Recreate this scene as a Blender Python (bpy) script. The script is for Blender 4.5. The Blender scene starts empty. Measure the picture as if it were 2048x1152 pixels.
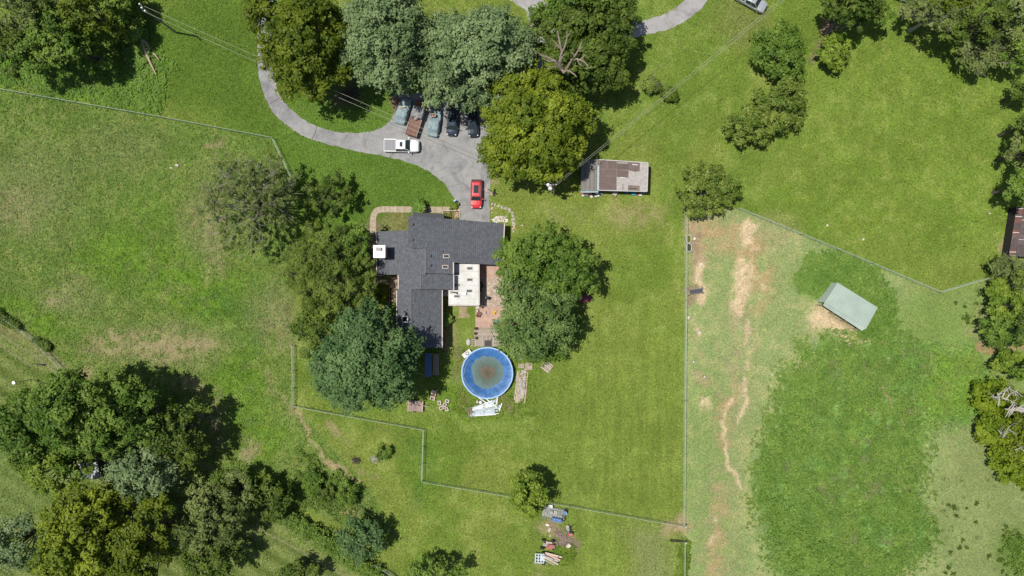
import bpy, math, random
import numpy as np
from mathutils import Vector, Matrix
random.seed(7)
rng = np.random.default_rng(7)
SC = bpy.context.scene
COL = SC.collection
H = 109.2            # camera height in metres; ground resolution 12.5 px of the photograph per metre
R = math.radians
# ------------------------------------------------------------------ camera, sky, sun, exposure
cam_d = bpy.data.cameras.new('camera'); cam = bpy.data.objects.new('camera', cam_d); COL.objects.link(cam)
cam.location = (0, 0, H); cam.rotation_euler = (0, 0, 0)
cam_d.lens = 24.0; cam_d.sensor_width = 36.0; cam_d.clip_start = 0.5; cam_d.clip_end = 3000
SC.camera = cam
ELEV = 70.0
sdx, sdy = 0.985, -0.16                       # direction in which shadows fall
world = bpy.data.worlds.new("World"); SC.world = world; world.use_nodes = True
wn = world.node_tree; bgn = wn.nodes['Background']
sky = wn.nodes.new('ShaderNodeTexSky'); sky.sky_type = 'NISHITA'; sky.sun_disc = False
sky.sun_elevation = R(ELEV); sky.sun_rotation = math.atan2(-sdx, -sdy)
sky.air_density = 1.0; sky.dust_density = 1.2
wn.links.new(sky.outputs[0], bgn.inputs[0]); bgn.inputs[1].default_value = 0.07
sl = bpy.data.lights.new('sun', 'SUN'); sl.energy = 4.0; sl.angle = R(0.53); sl.color = (1.0, 0.955, 0.87)
sun = bpy.data.objects.new('sun', sl); COL.objects.link(sun)
dv = Vector((sdx*math.cos(R(ELEV)), sdy*math.cos(R(ELEV)), -math.sin(R(ELEV))))
sun.rotation_euler = dv.to_track_quat('-Z', 'Y').to_euler(); sun.location = (-30, 8, 90)
SC.view_settings.view_transform = 'Standard'; SC.view_settings.look = 'None'
SC.view_settings.gamma = 1; SC.view_settings.use_curve_mapping = False
SC.view_settings.exposure = 0.12
SC.render.engine = 'CYCLES'
SC.cycles.max_bounces = 5; SC.cycles.transparent_max_bounces = 6; SC.cycles.diffuse_bounces = 3

# ------------------------------------------------------------------ helpers
def P(x, y, z=0.0):
    """real place of something seen at photo pixel x, y and standing z metres above the ground"""
    k = (H - z)/H
    return Vector(((x-1024)/12.5*k, (576-y)/12.5*k, z))
def tagit(o, label=None, cat=None, group=None, kind=None):
    if label: o['label'] = label
    if cat: o['category'] = cat
    if group: o['group'] = group
    if kind: o['kind'] = kind
    return o
def thing(name, label, cat, loc, rz=0.0, group=None):
    o = bpy.data.objects.new(name, None); o.empty_display_size = 0.3
    COL.objects.link(o); o.location = loc; o.rotation_euler = (0, 0, rz)
    return tagit(o, label, cat, group)
def link(name, me, parent=None):
    o = bpy.data.objects.new(name, me); COL.objects.link(o)
    if parent is not None: o.parent = parent
    return o
def np_mesh(name, verts, faces, mat, tint=None, smooth=False, attr='tint'):
    """verts (N,3), faces (M,k) -> mesh"""
    me = bpy.data.meshes.new(name)
    verts = np.asarray(verts, dtype=np.float32); faces = np.asarray(faces, dtype=np.int32)
    k = faces.shape[1]
    me.vertices.add(len(verts)); me.vertices.foreach_set('co', verts.ravel())
    me.loops.add(faces.size); me.loops.foreach_set('vertex_index', faces.ravel())
    me.polygons.add(len(faces)); me.polygons.foreach_set('loop_start', np.arange(0, faces.size, k, dtype=np.int32))
    if smooth: me.polygons.foreach_set('use_smooth', np.ones(len(faces), dtype=bool))
    me.update(calc_edges=True)
    if tint is not None:
        a = me.attributes.new(attr, 'FLOAT', 'FACE'); a.data.foreach_set('value', np.asarray(tint, dtype=np.float32))
    me.materials.append(mat)
    return me
class MB:
    def __init__(s): s.v = []; s.f = []
    def add(s, vs, fs):
        b = len(s.v); s.v += [tuple(v) for v in vs]; s.f += [tuple(i+b for i in f) for f in fs]; return s
    def box(s, x, y, z, sx, sy, sz, rz=0, ry=0, rx=0, taper=1.0):
        M = Matrix.Rotation(rz, 3, 'Z') @ Matrix.Rotation(ry, 3, 'Y') @ Matrix.Rotation(rx, 3, 'X')
        vs = []
        for dz in (-1, 1):
            t = taper if dz > 0 else 1
            for dx, dy in ((-1,-1),(1,-1),(1,1),(-1,1)):
                vs.append(M @ Vector((dx*sx/2*t, dy*sy/2*t, dz*sz/2)) + Vector((x, y, z)))
        return s.add(vs, [(3,2,1,0),(4,5,6,7),(0,1,5,4),(1,2,6,5),(2,3,7,6),(3,0,4,7)])
    def cyl(s, x, y, z0, z1, r, r2=None, n=12, sy=1.0, cap=True):
        r2 = r if r2 is None else r2; vs = []
        for z, q in ((z0, r), (z1, r2)):
            for i in range(n):
                a = 2*math.pi*i/n; vs.append((x+q*math.cos(a), y+q*sy*math.sin(a), z))
        fs = [(i, (i+1) % n, n+(i+1) % n, n+i) for i in range(n)]
        if cap: fs += [tuple(range(n-1, -1, -1)), tuple(range(n, 2*n))]
        return s.add(vs, fs)
    def ring(s, x, y, z0, z1, r1, r2, n=24, sy=1.0, L=0.0):
        """ring, L = length of a straight middle (oval trough)"""
        vs = []
        for z in (z0, z1):
            for q in (r1, r2):
                for i in range(n):
                    a = 2*math.pi*i/n; yy = q*sy*math.sin(a)
                    vs.append((x+q*math.cos(a), y+yy+(L/2 if math.sin(a) > 0 else -L/2), z))
        fs = []
        for i in range(n):
            j = (i+1) % n
            fs += [(n+i, n+j, 3*n+j, 3*n+i), (j, i, 2*n+i, 2*n+j), (2*n+i, 3*n+i, 3*n+j, 2*n+j)[::-1], (i, j, n+j, n+i)[::-1]]
        return s.add(vs, fs)
    def tube(s, pts, r0, r1=None, n=6):
        r1 = r0 if r1 is None else r1
        pts = [Vector(p) for p in pts]; m = len(pts); vs = []; prev = None
        for i, p in enumerate(pts):
            d = (pts[min(i+1, m-1)]-pts[max(i-1, 0)]).normalized()
            up = Vector((0, 0, 1)) if abs(d.z) < .9 else Vector((1, 0, 0))
            u = d.cross(up).normalized(); w = d.cross(u).normalized()
            if isinstance(r0, (list, tuple)): r = r0[i]
            else: r = r0+(r1-r0)*i/(m-1)
            for k in range(n):
                a = 2*math.pi*k/n; vs.append(p+u*math.cos(a)*r+w*math.sin(a)*r)
        fs = []
        for i in range(m-1):
            for k in range(n):
                fs.append((i*n+k, i*n+(k+1) % n, (i+1)*n+(k+1) % n, (i+1)*n+k))
        fs += [tuple(range(n-1, -1, -1)), tuple(range((m-1)*n, m*n))]
        return s.add(vs, fs)
    def prism(s, top, bot):
        """two matching rings of 3-D points (top counter-clockwise seen from above)"""
        n = len(top)
        return s.add(list(top)+list(bot), [tuple(range(n)), tuple(range(2*n-1, n-1, -1))]+[(i, n+i, n+(i+1) % n, (i+1) % n) for i in range(n)])
    def wheelx(s, x, y, z, r, w, n=14):
        """wheel with its axle along local y"""
        vs = []
        for yy in (-w/2, w/2):
            for i in range(n):
                a = 2*math.pi*i/n; vs.append((x+r*math.cos(a), y+yy, z+r*math.sin(a)))
        return s.add(vs, [(i, n+i, n+(i+1) % n, (i+1) % n) for i in range(n)]+[tuple(range(n)), tuple(range(2*n-1, n-1, -1))])
    def build(s, name, mat, parent=None, world=False, smooth=False, bevel=0, loc=None):
        off = Vector((0, 0, 0))
        if world and parent is not None:
            off = Vector(parent.location); q = parent.parent
            while q is not None: off = off+Vector(q.location); q = q.parent
        if loc is not None: off = Vector(loc)
        me = bpy.data.meshes.new(name)
        me.from_pydata([(v[0]-off.x, v[1]-off.y, v[2]-off.z) for v in s.v], [], s.f); me.update()
        if bevel:
            import bmesh
            bm = bmesh.new(); bm.from_mesh(me); bmesh.ops.remove_doubles(bm, verts=bm.verts, dist=1e-5)
            bmesh.ops.recalc_face_normals(bm, faces=bm.faces)
            bmesh.ops.bevel(bm, geom=list(bm.edges), offset=bevel, segments=2, affect='EDGES', clamp_overlap=True)
            bm.to_mesh(me); bm.free()
        if smooth:
            for p in me.polygons: p.use_smooth = True
        me.materials.append(mat)
        o = link(name, me, parent)
        if loc is not None: o.location = loc
        return o
def copy_tree(o, parent=None):
    c = o.copy(); COL.objects.link(c); c.parent = parent
    for ch in o.children: copy_tree(ch, c)
    return c
# ---- materials
def lin(h):
    h = h.lstrip('#'); c = [int(h[i:i+2], 16)/255 for i in (0, 2, 4)]
    return tuple(x/12.92 if x <= .04045 else ((x+.055)/1.055)**2.4 for x in c)
MATS = {}
def mat(name, color, rough=.8, metal=0.0, var=.18, scale=3.0, bump=0.0, color2=None, spec=.4, coat=0.0, blotch=0.0):
    if name in MATS: return MATS[name]
    m = bpy.data.materials.new(name); m.use_nodes = True; nt = m.node_tree; b = nt.nodes['Principled BSDF']
    b.inputs['Roughness'].default_value = rough; b.inputs['Metallic'].default_value = metal
    b.inputs['Specular IOR Level'].default_value = spec; b.inputs['Coat Weight'].default_value = coat
    tc = nt.nodes.new('ShaderNodeTexCoord'); nz = nt.nodes.new('ShaderNodeTexNoise')
    nz.inputs['Scale'].default_value = scale; nz.inputs['Detail'].default_value = 6; nz.inputs['Roughness'].default_value = .65
    nt.links.new(tc.outputs['Object'], nz.inputs['Vector'])
    rp = nt.nodes.new('ShaderNodeValToRGB'); c2 = color2 or color
    rp.color_ramp.elements[0].position = .3; rp.color_ramp.elements[1].position = .7
    rp.color_ramp.elements[0].color = tuple(c*(1-var) for c in color)+(1,)
    rp.color_ramp.elements[1].color = tuple(min(1, c*(1+var)) for c in c2)+(1,)
    nt.links.new(nz.outputs['Fac'], rp.inputs['Fac'])
    oi = nt.nodes.new('ShaderNodeObjectInfo'); hs = nt.nodes.new('ShaderNodeHueSaturation')
    mr = nt.nodes.new('ShaderNodeMapRange'); mr.inputs[3].default_value = 1-blotch; mr.inputs[4].default_value = 1+blotch
    nt.links.new(oi.outputs['Random'], mr.inputs[0]); nt.links.new(mr.outputs[0], hs.inputs['Value'])
    nt.links.new(rp.outputs[0], hs.inputs['Color']); nt.links.new(hs.outputs[0], b.inputs['Base Color'])
    if bump:
        n2 = nt.nodes.new('ShaderNodeTexNoise'); n2.inputs['Scale'].default_value = scale*4; n2.inputs['Detail'].default_value = 4
        nt.links.new(tc.outputs['Object'], n2.inputs['Vector'])
        bp = nt.nodes.new('ShaderNodeBump'); bp.inputs['Strength'].default_value = bump; bp.inputs['Distance'].default_value = .05
        nt.links.new(n2.outputs['Fac'], bp.inputs['Height']); nt.links.new(bp.outputs[0], b.inputs['Normal'])
    MATS[name] = m; return m
def leafmat(name, a, b, transl=.28):
    m = bpy.data.materials.new(name); m.use_nodes = True; nt = m.node_tree
    for n in list(nt.nodes): nt.nodes.remove(n)
    out = nt.nodes.new('ShaderNodeOutputMaterial'); at = nt.nodes.new('ShaderNodeAttribute'); at.attribute_name = 'tint'
    rp = nt.nodes.new('ShaderNodeValToRGB'); rp.color_ramp.elements[0].color = a+(1,); rp.color_ramp.elements[1].color = b+(1,)
    nt.links.new(at.outputs['Fac'], rp.inputs[0])
    pr = nt.nodes.new('ShaderNodeBsdfPrincipled'); pr.inputs['Roughness'].default_value = .5; pr.inputs['Specular IOR Level'].default_value = .22
    tr = nt.nodes.new('ShaderNodeBsdfTranslucent'); mx = nt.nodes.new('ShaderNodeMixShader'); mx.inputs[0].default_value = transl
    nt.links.new(rp.outputs[0], pr.inputs['Base Color']); nt.links.new(rp.outputs[0], tr.inputs['Color'])
    nt.links.new(pr.outputs[0], mx.inputs[1]); nt.links.new(tr.outputs[0], mx.inputs[2]); nt.links.new(mx.outputs[0], out.inputs[0])
    MATS[name] = m; return m
# ---- numpy value noise
def vnoise(x, y, cell, seed):
    g = np.random.default_rng(seed).random((257, 257)); g[256] = g[0]; g[:, 256] = g[:, 0]
    u = x/cell+1000.3; v = y/cell+1000.7; iu = np.floor(u).astype(int); iv = np.floor(v).astype(int)
    fu = u-iu; fv = v-iv; fu = fu*fu*(3-2*fu); fv = fv*fv*(3-2*fv); iu %= 256; iv %= 256
    return (g[iu, iv]*(1-fu)+g[iu+1, iv]*fu)*(1-fv)+(g[iu, iv+1]*(1-fu)+g[iu+1, iv+1]*fu)*fv
def fbm(x, y, cell, seed, o=4):
    s = 0; a = 1; t = 0
    for i in range(o):
        s = s+a*vnoise(x, y, cell/2**i, seed+i*17); t += a; a *= .55
    return s/t
def sm(x, a, b):
    t = np.clip((x-a)/(b-a), 0, 1); return t*t*(3-2*t)
def inpoly(x, y, poly):
    """signed distance (positive inside) to polygon"""
    ins = np.zeros(x.shape, bool); d = np.full(x.shape, 1e9); n = len(poly)
    for i in range(n):
        x1, y1 = poly[i]; x2, y2 = poly[(i+1) % n]
        c = ((y1 > y) != (y2 > y)); xi = (x2-x1)*(y-y1)/((y2-y1) if y2 != y1 else 1e-9)+x1
        ins ^= (c & (x < xi))
        L = (x2-x1)**2+(y2-y1)**2+1e-9; t = np.clip(((x-x1)*(x2-x1)+(y-y1)*(y2-y1))/L, 0, 1)
        d = np.minimum(d, np.hypot(x-x1-t*(x2-x1), y-y1-t*(y2-y1)))
    return np.where(ins, d, -d)
def linedist(x, y, pts):
    d = np.full(x.shape, 1e9)
    for (x1, y1), (x2, y2) in zip(pts[:-1], pts[1:]):
        L = (x2-x1)**2+(y2-y1)**2+1e-9; t = np.clip(((x-x1)*(x2-x1)+(y-y1)*(y2-y1))/L, 0, 1)
        d = np.minimum(d, np.hypot(x-x1-t*(x2-x1), y-y1-t*(y2-y1)))
    return d
# ================================================================== THE GROUND
PAST_R = [(1371,415),(1475,418),(1875,585),(1970,557),(2150,600),(2150,1300),(1366,1300)]
PAST_L = [(-400,110),(0,180),(548,278),(592,370),(588,810),(650,880),(740,980),(800,1080),(700,1060),(450,940),(130,742),(0,640),(-400,420)]
MOWN_L = [(-400,440),(0,655),(125,745),(455,945),(790,1140),(900,1300),(-400,1300)]
WEED_R = [(1610,690),(1700,672),(1800,676),(1950,690),(1990,770),(1960,840),(1880,870),(1840,900),(1850,980),(1875,1060),(1830,1110),(1740,1200),(1580,1200),(1520,1060),(1508,960),(1540,870),(1575,760)]
WEED_S = [(1600,560),(1625,520),(1680,500),(1740,530),(1775,570),(1790,640),(1765,690),(1735,690),(1720,640),(1640,600)]
WEED_TL = [(-100,178),(0,172),(200,210),(315,225),(345,140),(300,70),(280,120),(180,130),(0,120),(-100,120)]
PAST_FRONT = [(752,427),(817,427),(817,464),(752,464)]
def ground_colour(x, y):
    """albedo of the turf, soil and weeds at photo pixel x, y"""
    wx = x+(fbm(x, y, 60, 3)-.5)*46+(fbm(x, y, 14, 31)-.5)*14; wy = y+(fbm(x, y, 60, 5)-.5)*46+(fbm(x, y, 14, 35)-.5)*14
    C = lambda r, g, b: np.array([r, g, b])
    n1 = fbm(x, y, 130, 11)[..., None]; n2 = fbm(x, y, 34, 12)[..., None]; n3 = fbm(x, y, 8, 13)[..., None]; n4 = fbm(x, y, 16, 14)[..., None]
    lawn = C(.134,.202,.031)*(.82+.36*n2)+(sm(n1, .42, .62))*C(.040,.026,.012)+sm(n4*n2, .24, .42)*C(.040,.030,.018)
    col = lawn
    def mix(c, m):
        nonlocal col
        m = np.clip(m, 0, 1)[..., None]; col = col*(1-m)+c*m
    # top right lawn, a little deeper green
    mix(C(.138,.212,.030)*(.8+.4*n2)+sm(n4, .5, .7)*C(.045,.035,.015), sm(wx, 1420, 1700)*sm(-wy, -620, -400)*.8)
    mix(C(.165,.18,.055), sm(-np.hypot((wx-1480)/70, (wy-40)/55), -1.3, -.3)*.6)
    # central lawn warmer below
    strk = fbm(x*9, y*.75, 55, 91, 3)[..., None]
    mix(C(.164,.222,.040)*(.68+.64*strk)*(.88+.24*n2)*(.88+.24*n4), sm(wy, 500, 800)*sm(wx, 1000, 1200)*.7)
    # grass round drive, rich green
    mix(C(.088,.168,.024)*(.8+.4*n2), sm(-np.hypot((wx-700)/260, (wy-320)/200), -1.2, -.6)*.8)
    # left pasture: olive, drier, mottled
    past = C(.118,.186,.036)*(.82+.36*n2)+sm(n3*n4, .2, .38)*C(.055,.04,.02)
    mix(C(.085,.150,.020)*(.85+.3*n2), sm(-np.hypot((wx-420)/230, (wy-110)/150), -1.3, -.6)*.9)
    mix(past, sm(inpoly(x, y, PAST_L), -4, 4))
    mL = sm(inpoly(x, y, PAST_L), -4, 4)
    for cx, cy, rx, ry, a in ((400,570,120,90,.9),(250,520,130,70,.8),(480,770,80,120,.75),(530,880,60,60,.65),(40,620,60,35,.8),(90,650,50,40,.8),(430,590,40,60,.6),(300,430,70,50,.5)):
        mix(C(.115,.212,.022)*(.70+.6*n4)*(.8+.4*n3), mL*sm(fbm(x, y, 22, 88), .28, .52)*sm(-np.hypot((wx-cx)/rx, (wy-cy)/ry), -1.25, -.35)*a)
    for cx, cy, rx, ry, a in ((60,380,120,110,.6),(230,300,110,60,.45),(420,450,70,90,.5),(540,620,50,70,.5),(150,600,90,40,.5),(340,690,150,60,.5)):
        mix(C(.172,.212,.074)*(.8+.4*n3), mL*sm(-np.hypot((wx-cx)/rx, (wy-cy)/ry), -1.3, -.3)*a)
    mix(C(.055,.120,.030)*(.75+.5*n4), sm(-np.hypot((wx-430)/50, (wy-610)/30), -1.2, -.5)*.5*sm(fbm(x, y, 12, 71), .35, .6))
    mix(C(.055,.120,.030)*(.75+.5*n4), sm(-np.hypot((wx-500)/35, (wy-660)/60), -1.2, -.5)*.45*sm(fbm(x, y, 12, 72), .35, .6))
    dry = C(.27,.235,.12)*(.75+.5*n3)
    for cx, cy, rx, ry, a in ((330,695,95,45,.95),(230,680,80,38,.8),(410,690,50,25,.7),(170,740,45,20,.8),(110,600,35,30,.6),(425,295,18,10,.9),(395,440,50,45,.45),(440,520,30,50,.45),(30,410,70,60,.4),(560,650,60,80,.35),(380,770,40,30,.8),(430,850,35,60,.6),(500,900,30,30,.7),(430,400,40,120,.35),(120,180,90,15,.2),(150,560,40,30,.4)):
        mix(dry, sm(-np.hypot((wx-cx)/rx, (wy-cy)/ry), -1.3, -.2)*a*sm(fbm(x, y, 12, 77), .27, .55)*1.15)
    # rank weeds at top left
    mix(C(.125,.250,.024)*(.65+.7*n4), sm(inpoly(wx, wy, WEED_TL), -8, 8))
    
    # mown strip beyond the hedge, mower stripes
    mM = sm(inpoly(x, y, MOWN_L), -3, 5)
    s = (-.52*x+.854*y)/1.0
    stripe = .5+.5*np.sin(s*2*math.pi/34+fbm(x, y, 90, 8)*2)
    mix((C(.105,.150,.032)*(.8+.35*n2)+stripe[..., None]*C(.085,.085,.035)), mM)
    mix(C(.14,.2,.055)*(.9+.2*n2), sm(-np.hypot((x-40)/110, (y-950)/110), -1.1, -.6)*.6)
    for pts in ([(0,668),(60,705),(115,745)],[(505,1052),(590,1095),(700,1158)],[(0,690),(60,730)],[(560,1050),(640,1092),(720,1140)]):
        mix(C(.26,.26,.13), sm(-linedist(x+(n3[..., 0]-.5)*6, y, pts), -4, -.8)*.75)
    mix(C(.22,.21,.10), sm(-linedist(wx, wy, [(0,655),(60,690),(125,735)]), -18, -6)*.7)
    # right pasture: short, pale; the haze over it is also put into the colour
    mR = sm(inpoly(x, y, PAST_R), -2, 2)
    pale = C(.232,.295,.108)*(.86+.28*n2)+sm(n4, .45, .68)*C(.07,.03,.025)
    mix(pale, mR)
    mix(C(.195,.245,.085)*(.85+.3*n2), mR*sm(wx, 1780, 1950)*.8)
    mix(C(.165,.24,.060)*(.85+.3*n2), mR*sm(wx, 1740, 1900)*sm(-wy, -900, -760)*.7)
    mix(C(.155,.235,.050)*(.85+.3*n2), mR*sm(-np.hypot((wx-1830)/120, (wy-650)/90), -1.2, -.3)*.55)
    mix(C(.15,.25,.055), mR*sm(-np.hypot((wx-1420)/55, (wy-950)/240), -1.2, -.5)*.4)
    weed = C(.118,.232,.044)*(.66+.68*n4)*(.8+.4*n3)+sm(n2, .45, .65)*C(.03,.02,.01)
    mix(weed, mR*sm(inpoly(wx, wy, WEED_R)+(n4[..., 0]-.5)*30, -16, 20)*.9)
    mW = mR*sm(inpoly(wx, wy, WEED_R), 0, 30)
    mix(C(.160,.250,.042), mW*sm(fbm(x, y, 30, 61), .50, .66)*.75); mix(C(.150,.165,.070), mW*sm(fbm(x, y, 38, 62), .53, .68)*.7); mix(C(.070,.145,.024), mW*sm(fbm(x, y, 20, 63), .54, .68)*.6)
    mix(C(.155,.250,.032), mW*sm(wx, 1830, 1900)*sm(-wy, -860, -800)*.6)
    mix(weed*.95, sm(inpoly(wx, wy, WEED_S)+(n4[..., 0]-.5)*44, -24, 18)*.95*mR)
    mix(C(.12,.12,.05), mR*sm(-np.hypot((wx-1790)/70, (wy-960)/60), -1.3, -.2)*.4*sm(n4[..., 0], .4, .6))
    mix(C(.10,.17,.03)*(.7+.6*n4), mR*sm(-np.hypot((wx-2040)/60, (wy-1100)/60), -1.2, -.5)*.8)
    for q in range(46):
        rr = np.random.default_rng(900+q); cx = rr.uniform(1830, 2048); cy = rr.uniform(950, 1150)
        if q > 34: cx = rr.uniform(1910, 1980); cy = rr.uniform(570, 650)
        mix(C(.05,.11,.02), sm(-np.hypot(x-cx, y-cy), -rr.uniform(3, 7), -1)*.7)
    # trodden soil
    sand = C(.58,.45,.28)*(.82+.36*n3); tan = C(.36,.265,.165)*(.8+.4*n3); red = C(.42,.28,.15)*(.8+.4*n3)
    def path(c, pts, w, a=1.0, brk=0.0):
        d = linedist(wx, wy, pts)
        m = sm(-d, -w*1.15, -w*.05)*a
        if brk: m = m*sm(fbm(x, y, 14, int(w*7)+len(pts)), brk-.12, brk+.12)
        mix(c, m)
    path(tan, [(1420,440),(1440,475),(1500,480),(1560,470)], 55, .28)
    path(red, [(1400,470),(1440,480),(1510,495)], 32, .75, .42)
    path(red, [(1470,470),(1530,550),(1500,600)], 42, .75, .46)
    path(sand, [(1490,455),(1497,500),(1488,550),(1485,600),(1490,650)], 22, 1.0, .42)
    path(sand, [(1510,455),(1480,450)], 20, .9, .42)
    path(sand, [(1500,540),(1520,560)], 16, .8, .4)
    path(tan, [(1384,430),(1392,470),(1388,505),(1398,540)], 22, .95, .34)
    path(C(.26,.18,.12), [(1390,480),(1388,525)], 9, .55)
    path(sand, [(1400,520),(1398,555),(1410,580),(1404,610)], 13, .95, .36)
    path(C(.27,.20,.135), [(1378,575),(1395,580),(1385,610)], 17, .9)
    path(sand, [(1396,640),(1402,670)], 7, .8, .4)
    path(tan, [(1386,700),(1395,745),(1410,765)], 20, .55, .5)
    path(sand, [(1485,660),(1488,740),(1478,790)], 10, .7, .48)
    path(C(.30,.26,.15), [(1480,640),(1470,760),(1455,870),(1450,960),(1432,1060),(1425,1200)], 44, .45, .4)
    path(sand, [(1460,800),(1452,850),(1456,900),(1467,945),(1474,985)], 5.5, 1.0)
    path(red, [(1466,770),(1450,830),(1452,880)], 22, .5, .45)
    path(sand, [(1487,765),(1484,800),(1482,850)], 4, .8)
    path(red, [(1447,985),(1432,1050),(1430,1100),(1420,1200)], 22, .65, .47)
    path(sand, [(1432,1040),(1428,1080)], 9, .6, .45)
    path(sand, [(1408,806),(1414,806)], 15, .9, .35)
    path(tan, [(1330,1062),(1370,1058),(1372,1050)], 24, .85, .3)
    path(C(.21,.23,.10), [(1290,1090),(1310,1150)], 60, .6)
    path(sand, [(1630,625),(1660,650),(1700,680)], 28, .9, .1)
    path(sand, [(1640,640),(1668,650)], 32, .9)
    path(sand, [(1690,665),(1712,690)], 22, .9)
    path(sand, [(1700,680),(1745,682),(1765,682)], 7, .9)
    path(C(.22,.165,.11), [(1655,622),(1710,655)], 14, .55)
    path(tan, [(1705,690),(1735,745),(1775,800),(1812,862)], 4, .9, .3)
    path(tan, [(1600,725),(1590,745)], 14, .6, .4)
    path(C(.12,.22,.03), [(1694,662),(1698,668)], 6, .9)
    path(red*.8, [(1955,695),(2000,697),(2045,690)], 9, .85, .25)
    path(tan, [(1950,665),(1965,640)], 26, .45, .4)
    path(tan, [(2030,455),(2012,520)], 10, .7, .35)
    path(tan, [(1225,430),(1260,425),(1310,432)], 34, .40, .40)
    path(C(.23,.22,.11), [(1090,430),(1180,440)], 24, .35, .4)
    path(tan, [(595,815),(620,865),(650,905),(685,935),(720,965)], 7, .85, .3)
    path(dry, [(530,745),(590,815)], 12, .5, .35)
    path(dry, [(670,850),(700,900),(740,960)], 12, .45, .45)
    path(tan, [(668,840),(680,860)], 12, .6, .3)
    path(C(.2,.15,.11), [(1108,1048),(1122,1070),(1140,1090)], 17, .85, .25)
    path(tan, [(1090,1050),(1118,1058)], 20, .5, .35)
    path(tan, [(1080,1125),(1075,1140)], 12, .4, .4)
    path(C(.19,.15,.10), [(745,455),(738,480),(748,560),(790,640),(800,690)], 22, .9, .2)
    path(C(.34,.29,.2), [(742,560),(765,556),(785,562)], 10, .9)
    path(C(.34,.29,.2), [(765,612),(778,622)], 8, .8)
    path(C(.16,.11,.08), [(888,590),(888,700)], 6, .85)
    path(C(.35,.20,.13), [(896,650),(894,690)], 4, .9)
    path(tan, [(905,640),(912,660),(905,690)], 18, .35, .4)
    path(C(.20,.19,.075)*(.7+.6*n4), [(770,442),(805,442),(805,455),(770,455)], 20, .85)
    path(C(.20,.15,.10), [(1010,800),(1020,812)], 14, .75)
    path(C(.19,.14,.09), [(920,700),(915,745),(940,795)], 14, .6, .3)
    path(C(.12,.22,.025), [(930,830),(900,790),(1000,700),(1065,740)], 26, .5, .35)
    path(C(.14,.10,.07), [(1150,640),(1140,690)], 16, .8, .3)
    path(C(.13,.095,.065), [(690,190),(710,185)], 30, .85)
    path(C(.20,.14,.10), [(795,195),(798,225)], 14, .9)
    path(C(.20,.14,.10), [(1660,45),(1645,80),(1630,110)], 16, .75, .3)
    path(C(.24,.19,.12), [(1650,60),(1690,58)], 12, .8, .3)
    path(tan, [(1800,22),(1830,35)], 18, .35, .4)
    path(tan, [(985,372),(1003,380)], 6, .6, .35)
    path(C(.15,.12,.09), [(378,815),(405,825)], 8, .5)
    path(C(.16,.11,.07), [(255,40),(265,65)], 18, .8, .3)
    path(tan, [(650,1000),(700,1010)], 26, .6, .4)
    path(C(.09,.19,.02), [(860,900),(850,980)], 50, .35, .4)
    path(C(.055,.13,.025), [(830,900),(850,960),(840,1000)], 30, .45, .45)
    path(C(.10,.20,.03), [(1362,1085),(1362,1200)], 8, .8, .3)
    return col
def axis(a, b, st):
    core = list(np.arange(a, b+1e-6, st)); out = []; d = st; p = b
    while p < 900: d *= 1.5; p += d; out.append(p)
    lo = []; d = st; p = a
    while p > -900: d *= 1.5; p -= d; lo.append(p)
    return np.array(lo[::-1]+core+out)
gx = axis(-88, 88, .32); gy = axis(-52, 52, .32)
GX, GY = np.meshgrid(gx, gy)
nxg, nyg = len(gx), len(gy)
px = GX*12.5+1024; py = 576-GY*12.5
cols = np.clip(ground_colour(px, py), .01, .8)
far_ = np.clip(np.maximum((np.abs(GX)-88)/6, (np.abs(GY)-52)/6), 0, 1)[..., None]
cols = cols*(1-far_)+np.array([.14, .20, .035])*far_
core = (np.abs(GX) < 89) & (np.abs(GY) < 53)
GZ = np.where(core, 0.0, 0.0)
idx = np.arange(nxg*nyg).reshape(nyg, nxg)
fc = np.stack([idx[:-1, :-1], idx[:-1, 1:], idx[1:, 1:], idx[1:, :-1]], -1).reshape(-1, 4)
gm = bpy.data.materials.new('turf'); gm.use_nodes = True; nt = gm.node_tree; b = nt.nodes['Principled BSDF']
b.inputs['Roughness'].default_value = .95; b.inputs['Specular IOR Level'].default_value = .1
at = nt.nodes.new('ShaderNodeAttribute'); at.attribute_name = 'albedo'
tc = nt.nodes.new('ShaderNodeTexCoord')
def NZ(scale, detail=5, rough=.6):
    n = nt.nodes.new('ShaderNodeTexNoise'); n.inputs['Scale'].default_value = scale; n.inputs['Detail'].default_value = detail
    n.inputs['Roughness'].default_value = rough; nt.links.new(tc.outputs['Object'], n.inputs['Vector']); return n
def MR(src, a, b2, lo, hi):
    n = nt.nodes.new('ShaderNodeMapRange'); n.inputs[1].default_value = a; n.inputs[2].default_value = b2; n.inputs[3].default_value = lo; n.inputs[4].default_value = hi
    nt.links.new(src, n.inputs[0]); return n
def MUL(a, b2):
    n = nt.nodes.new('ShaderNodeMath'); n.operation = 'MULTIPLY'; nt.links.new(a, n.inputs[0]); nt.links.new(b2, n.inputs[1]); return n
n1 = NZ(3.0, 4, .8); n1.inputs['Distortion'].default_value = .5; n2 = NZ(.75, 6, .75); n3 = NZ(6.0, 2, .6)
v = MUL(MUL(MR(n1.outputs['Fac'], .32, .68, .70, 1.28).outputs[0], MR(n2.outputs['Fac'], .3, .7, .86, 1.14).outputs[0]).outputs[0], MR(n3.outputs['Fac'], .3, .7, .84, 1.16).outputs[0])
mx = nt.nodes.new('ShaderNodeMix'); mx.data_type = 'RGBA'; mx.blend_type = 'MULTIPLY'; mx.inputs[0].default_value = 1
nt.links.new(at.outputs['Color'], mx.inputs[6]); nt.links.new(v.outputs[0], mx.inputs[7])
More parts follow.
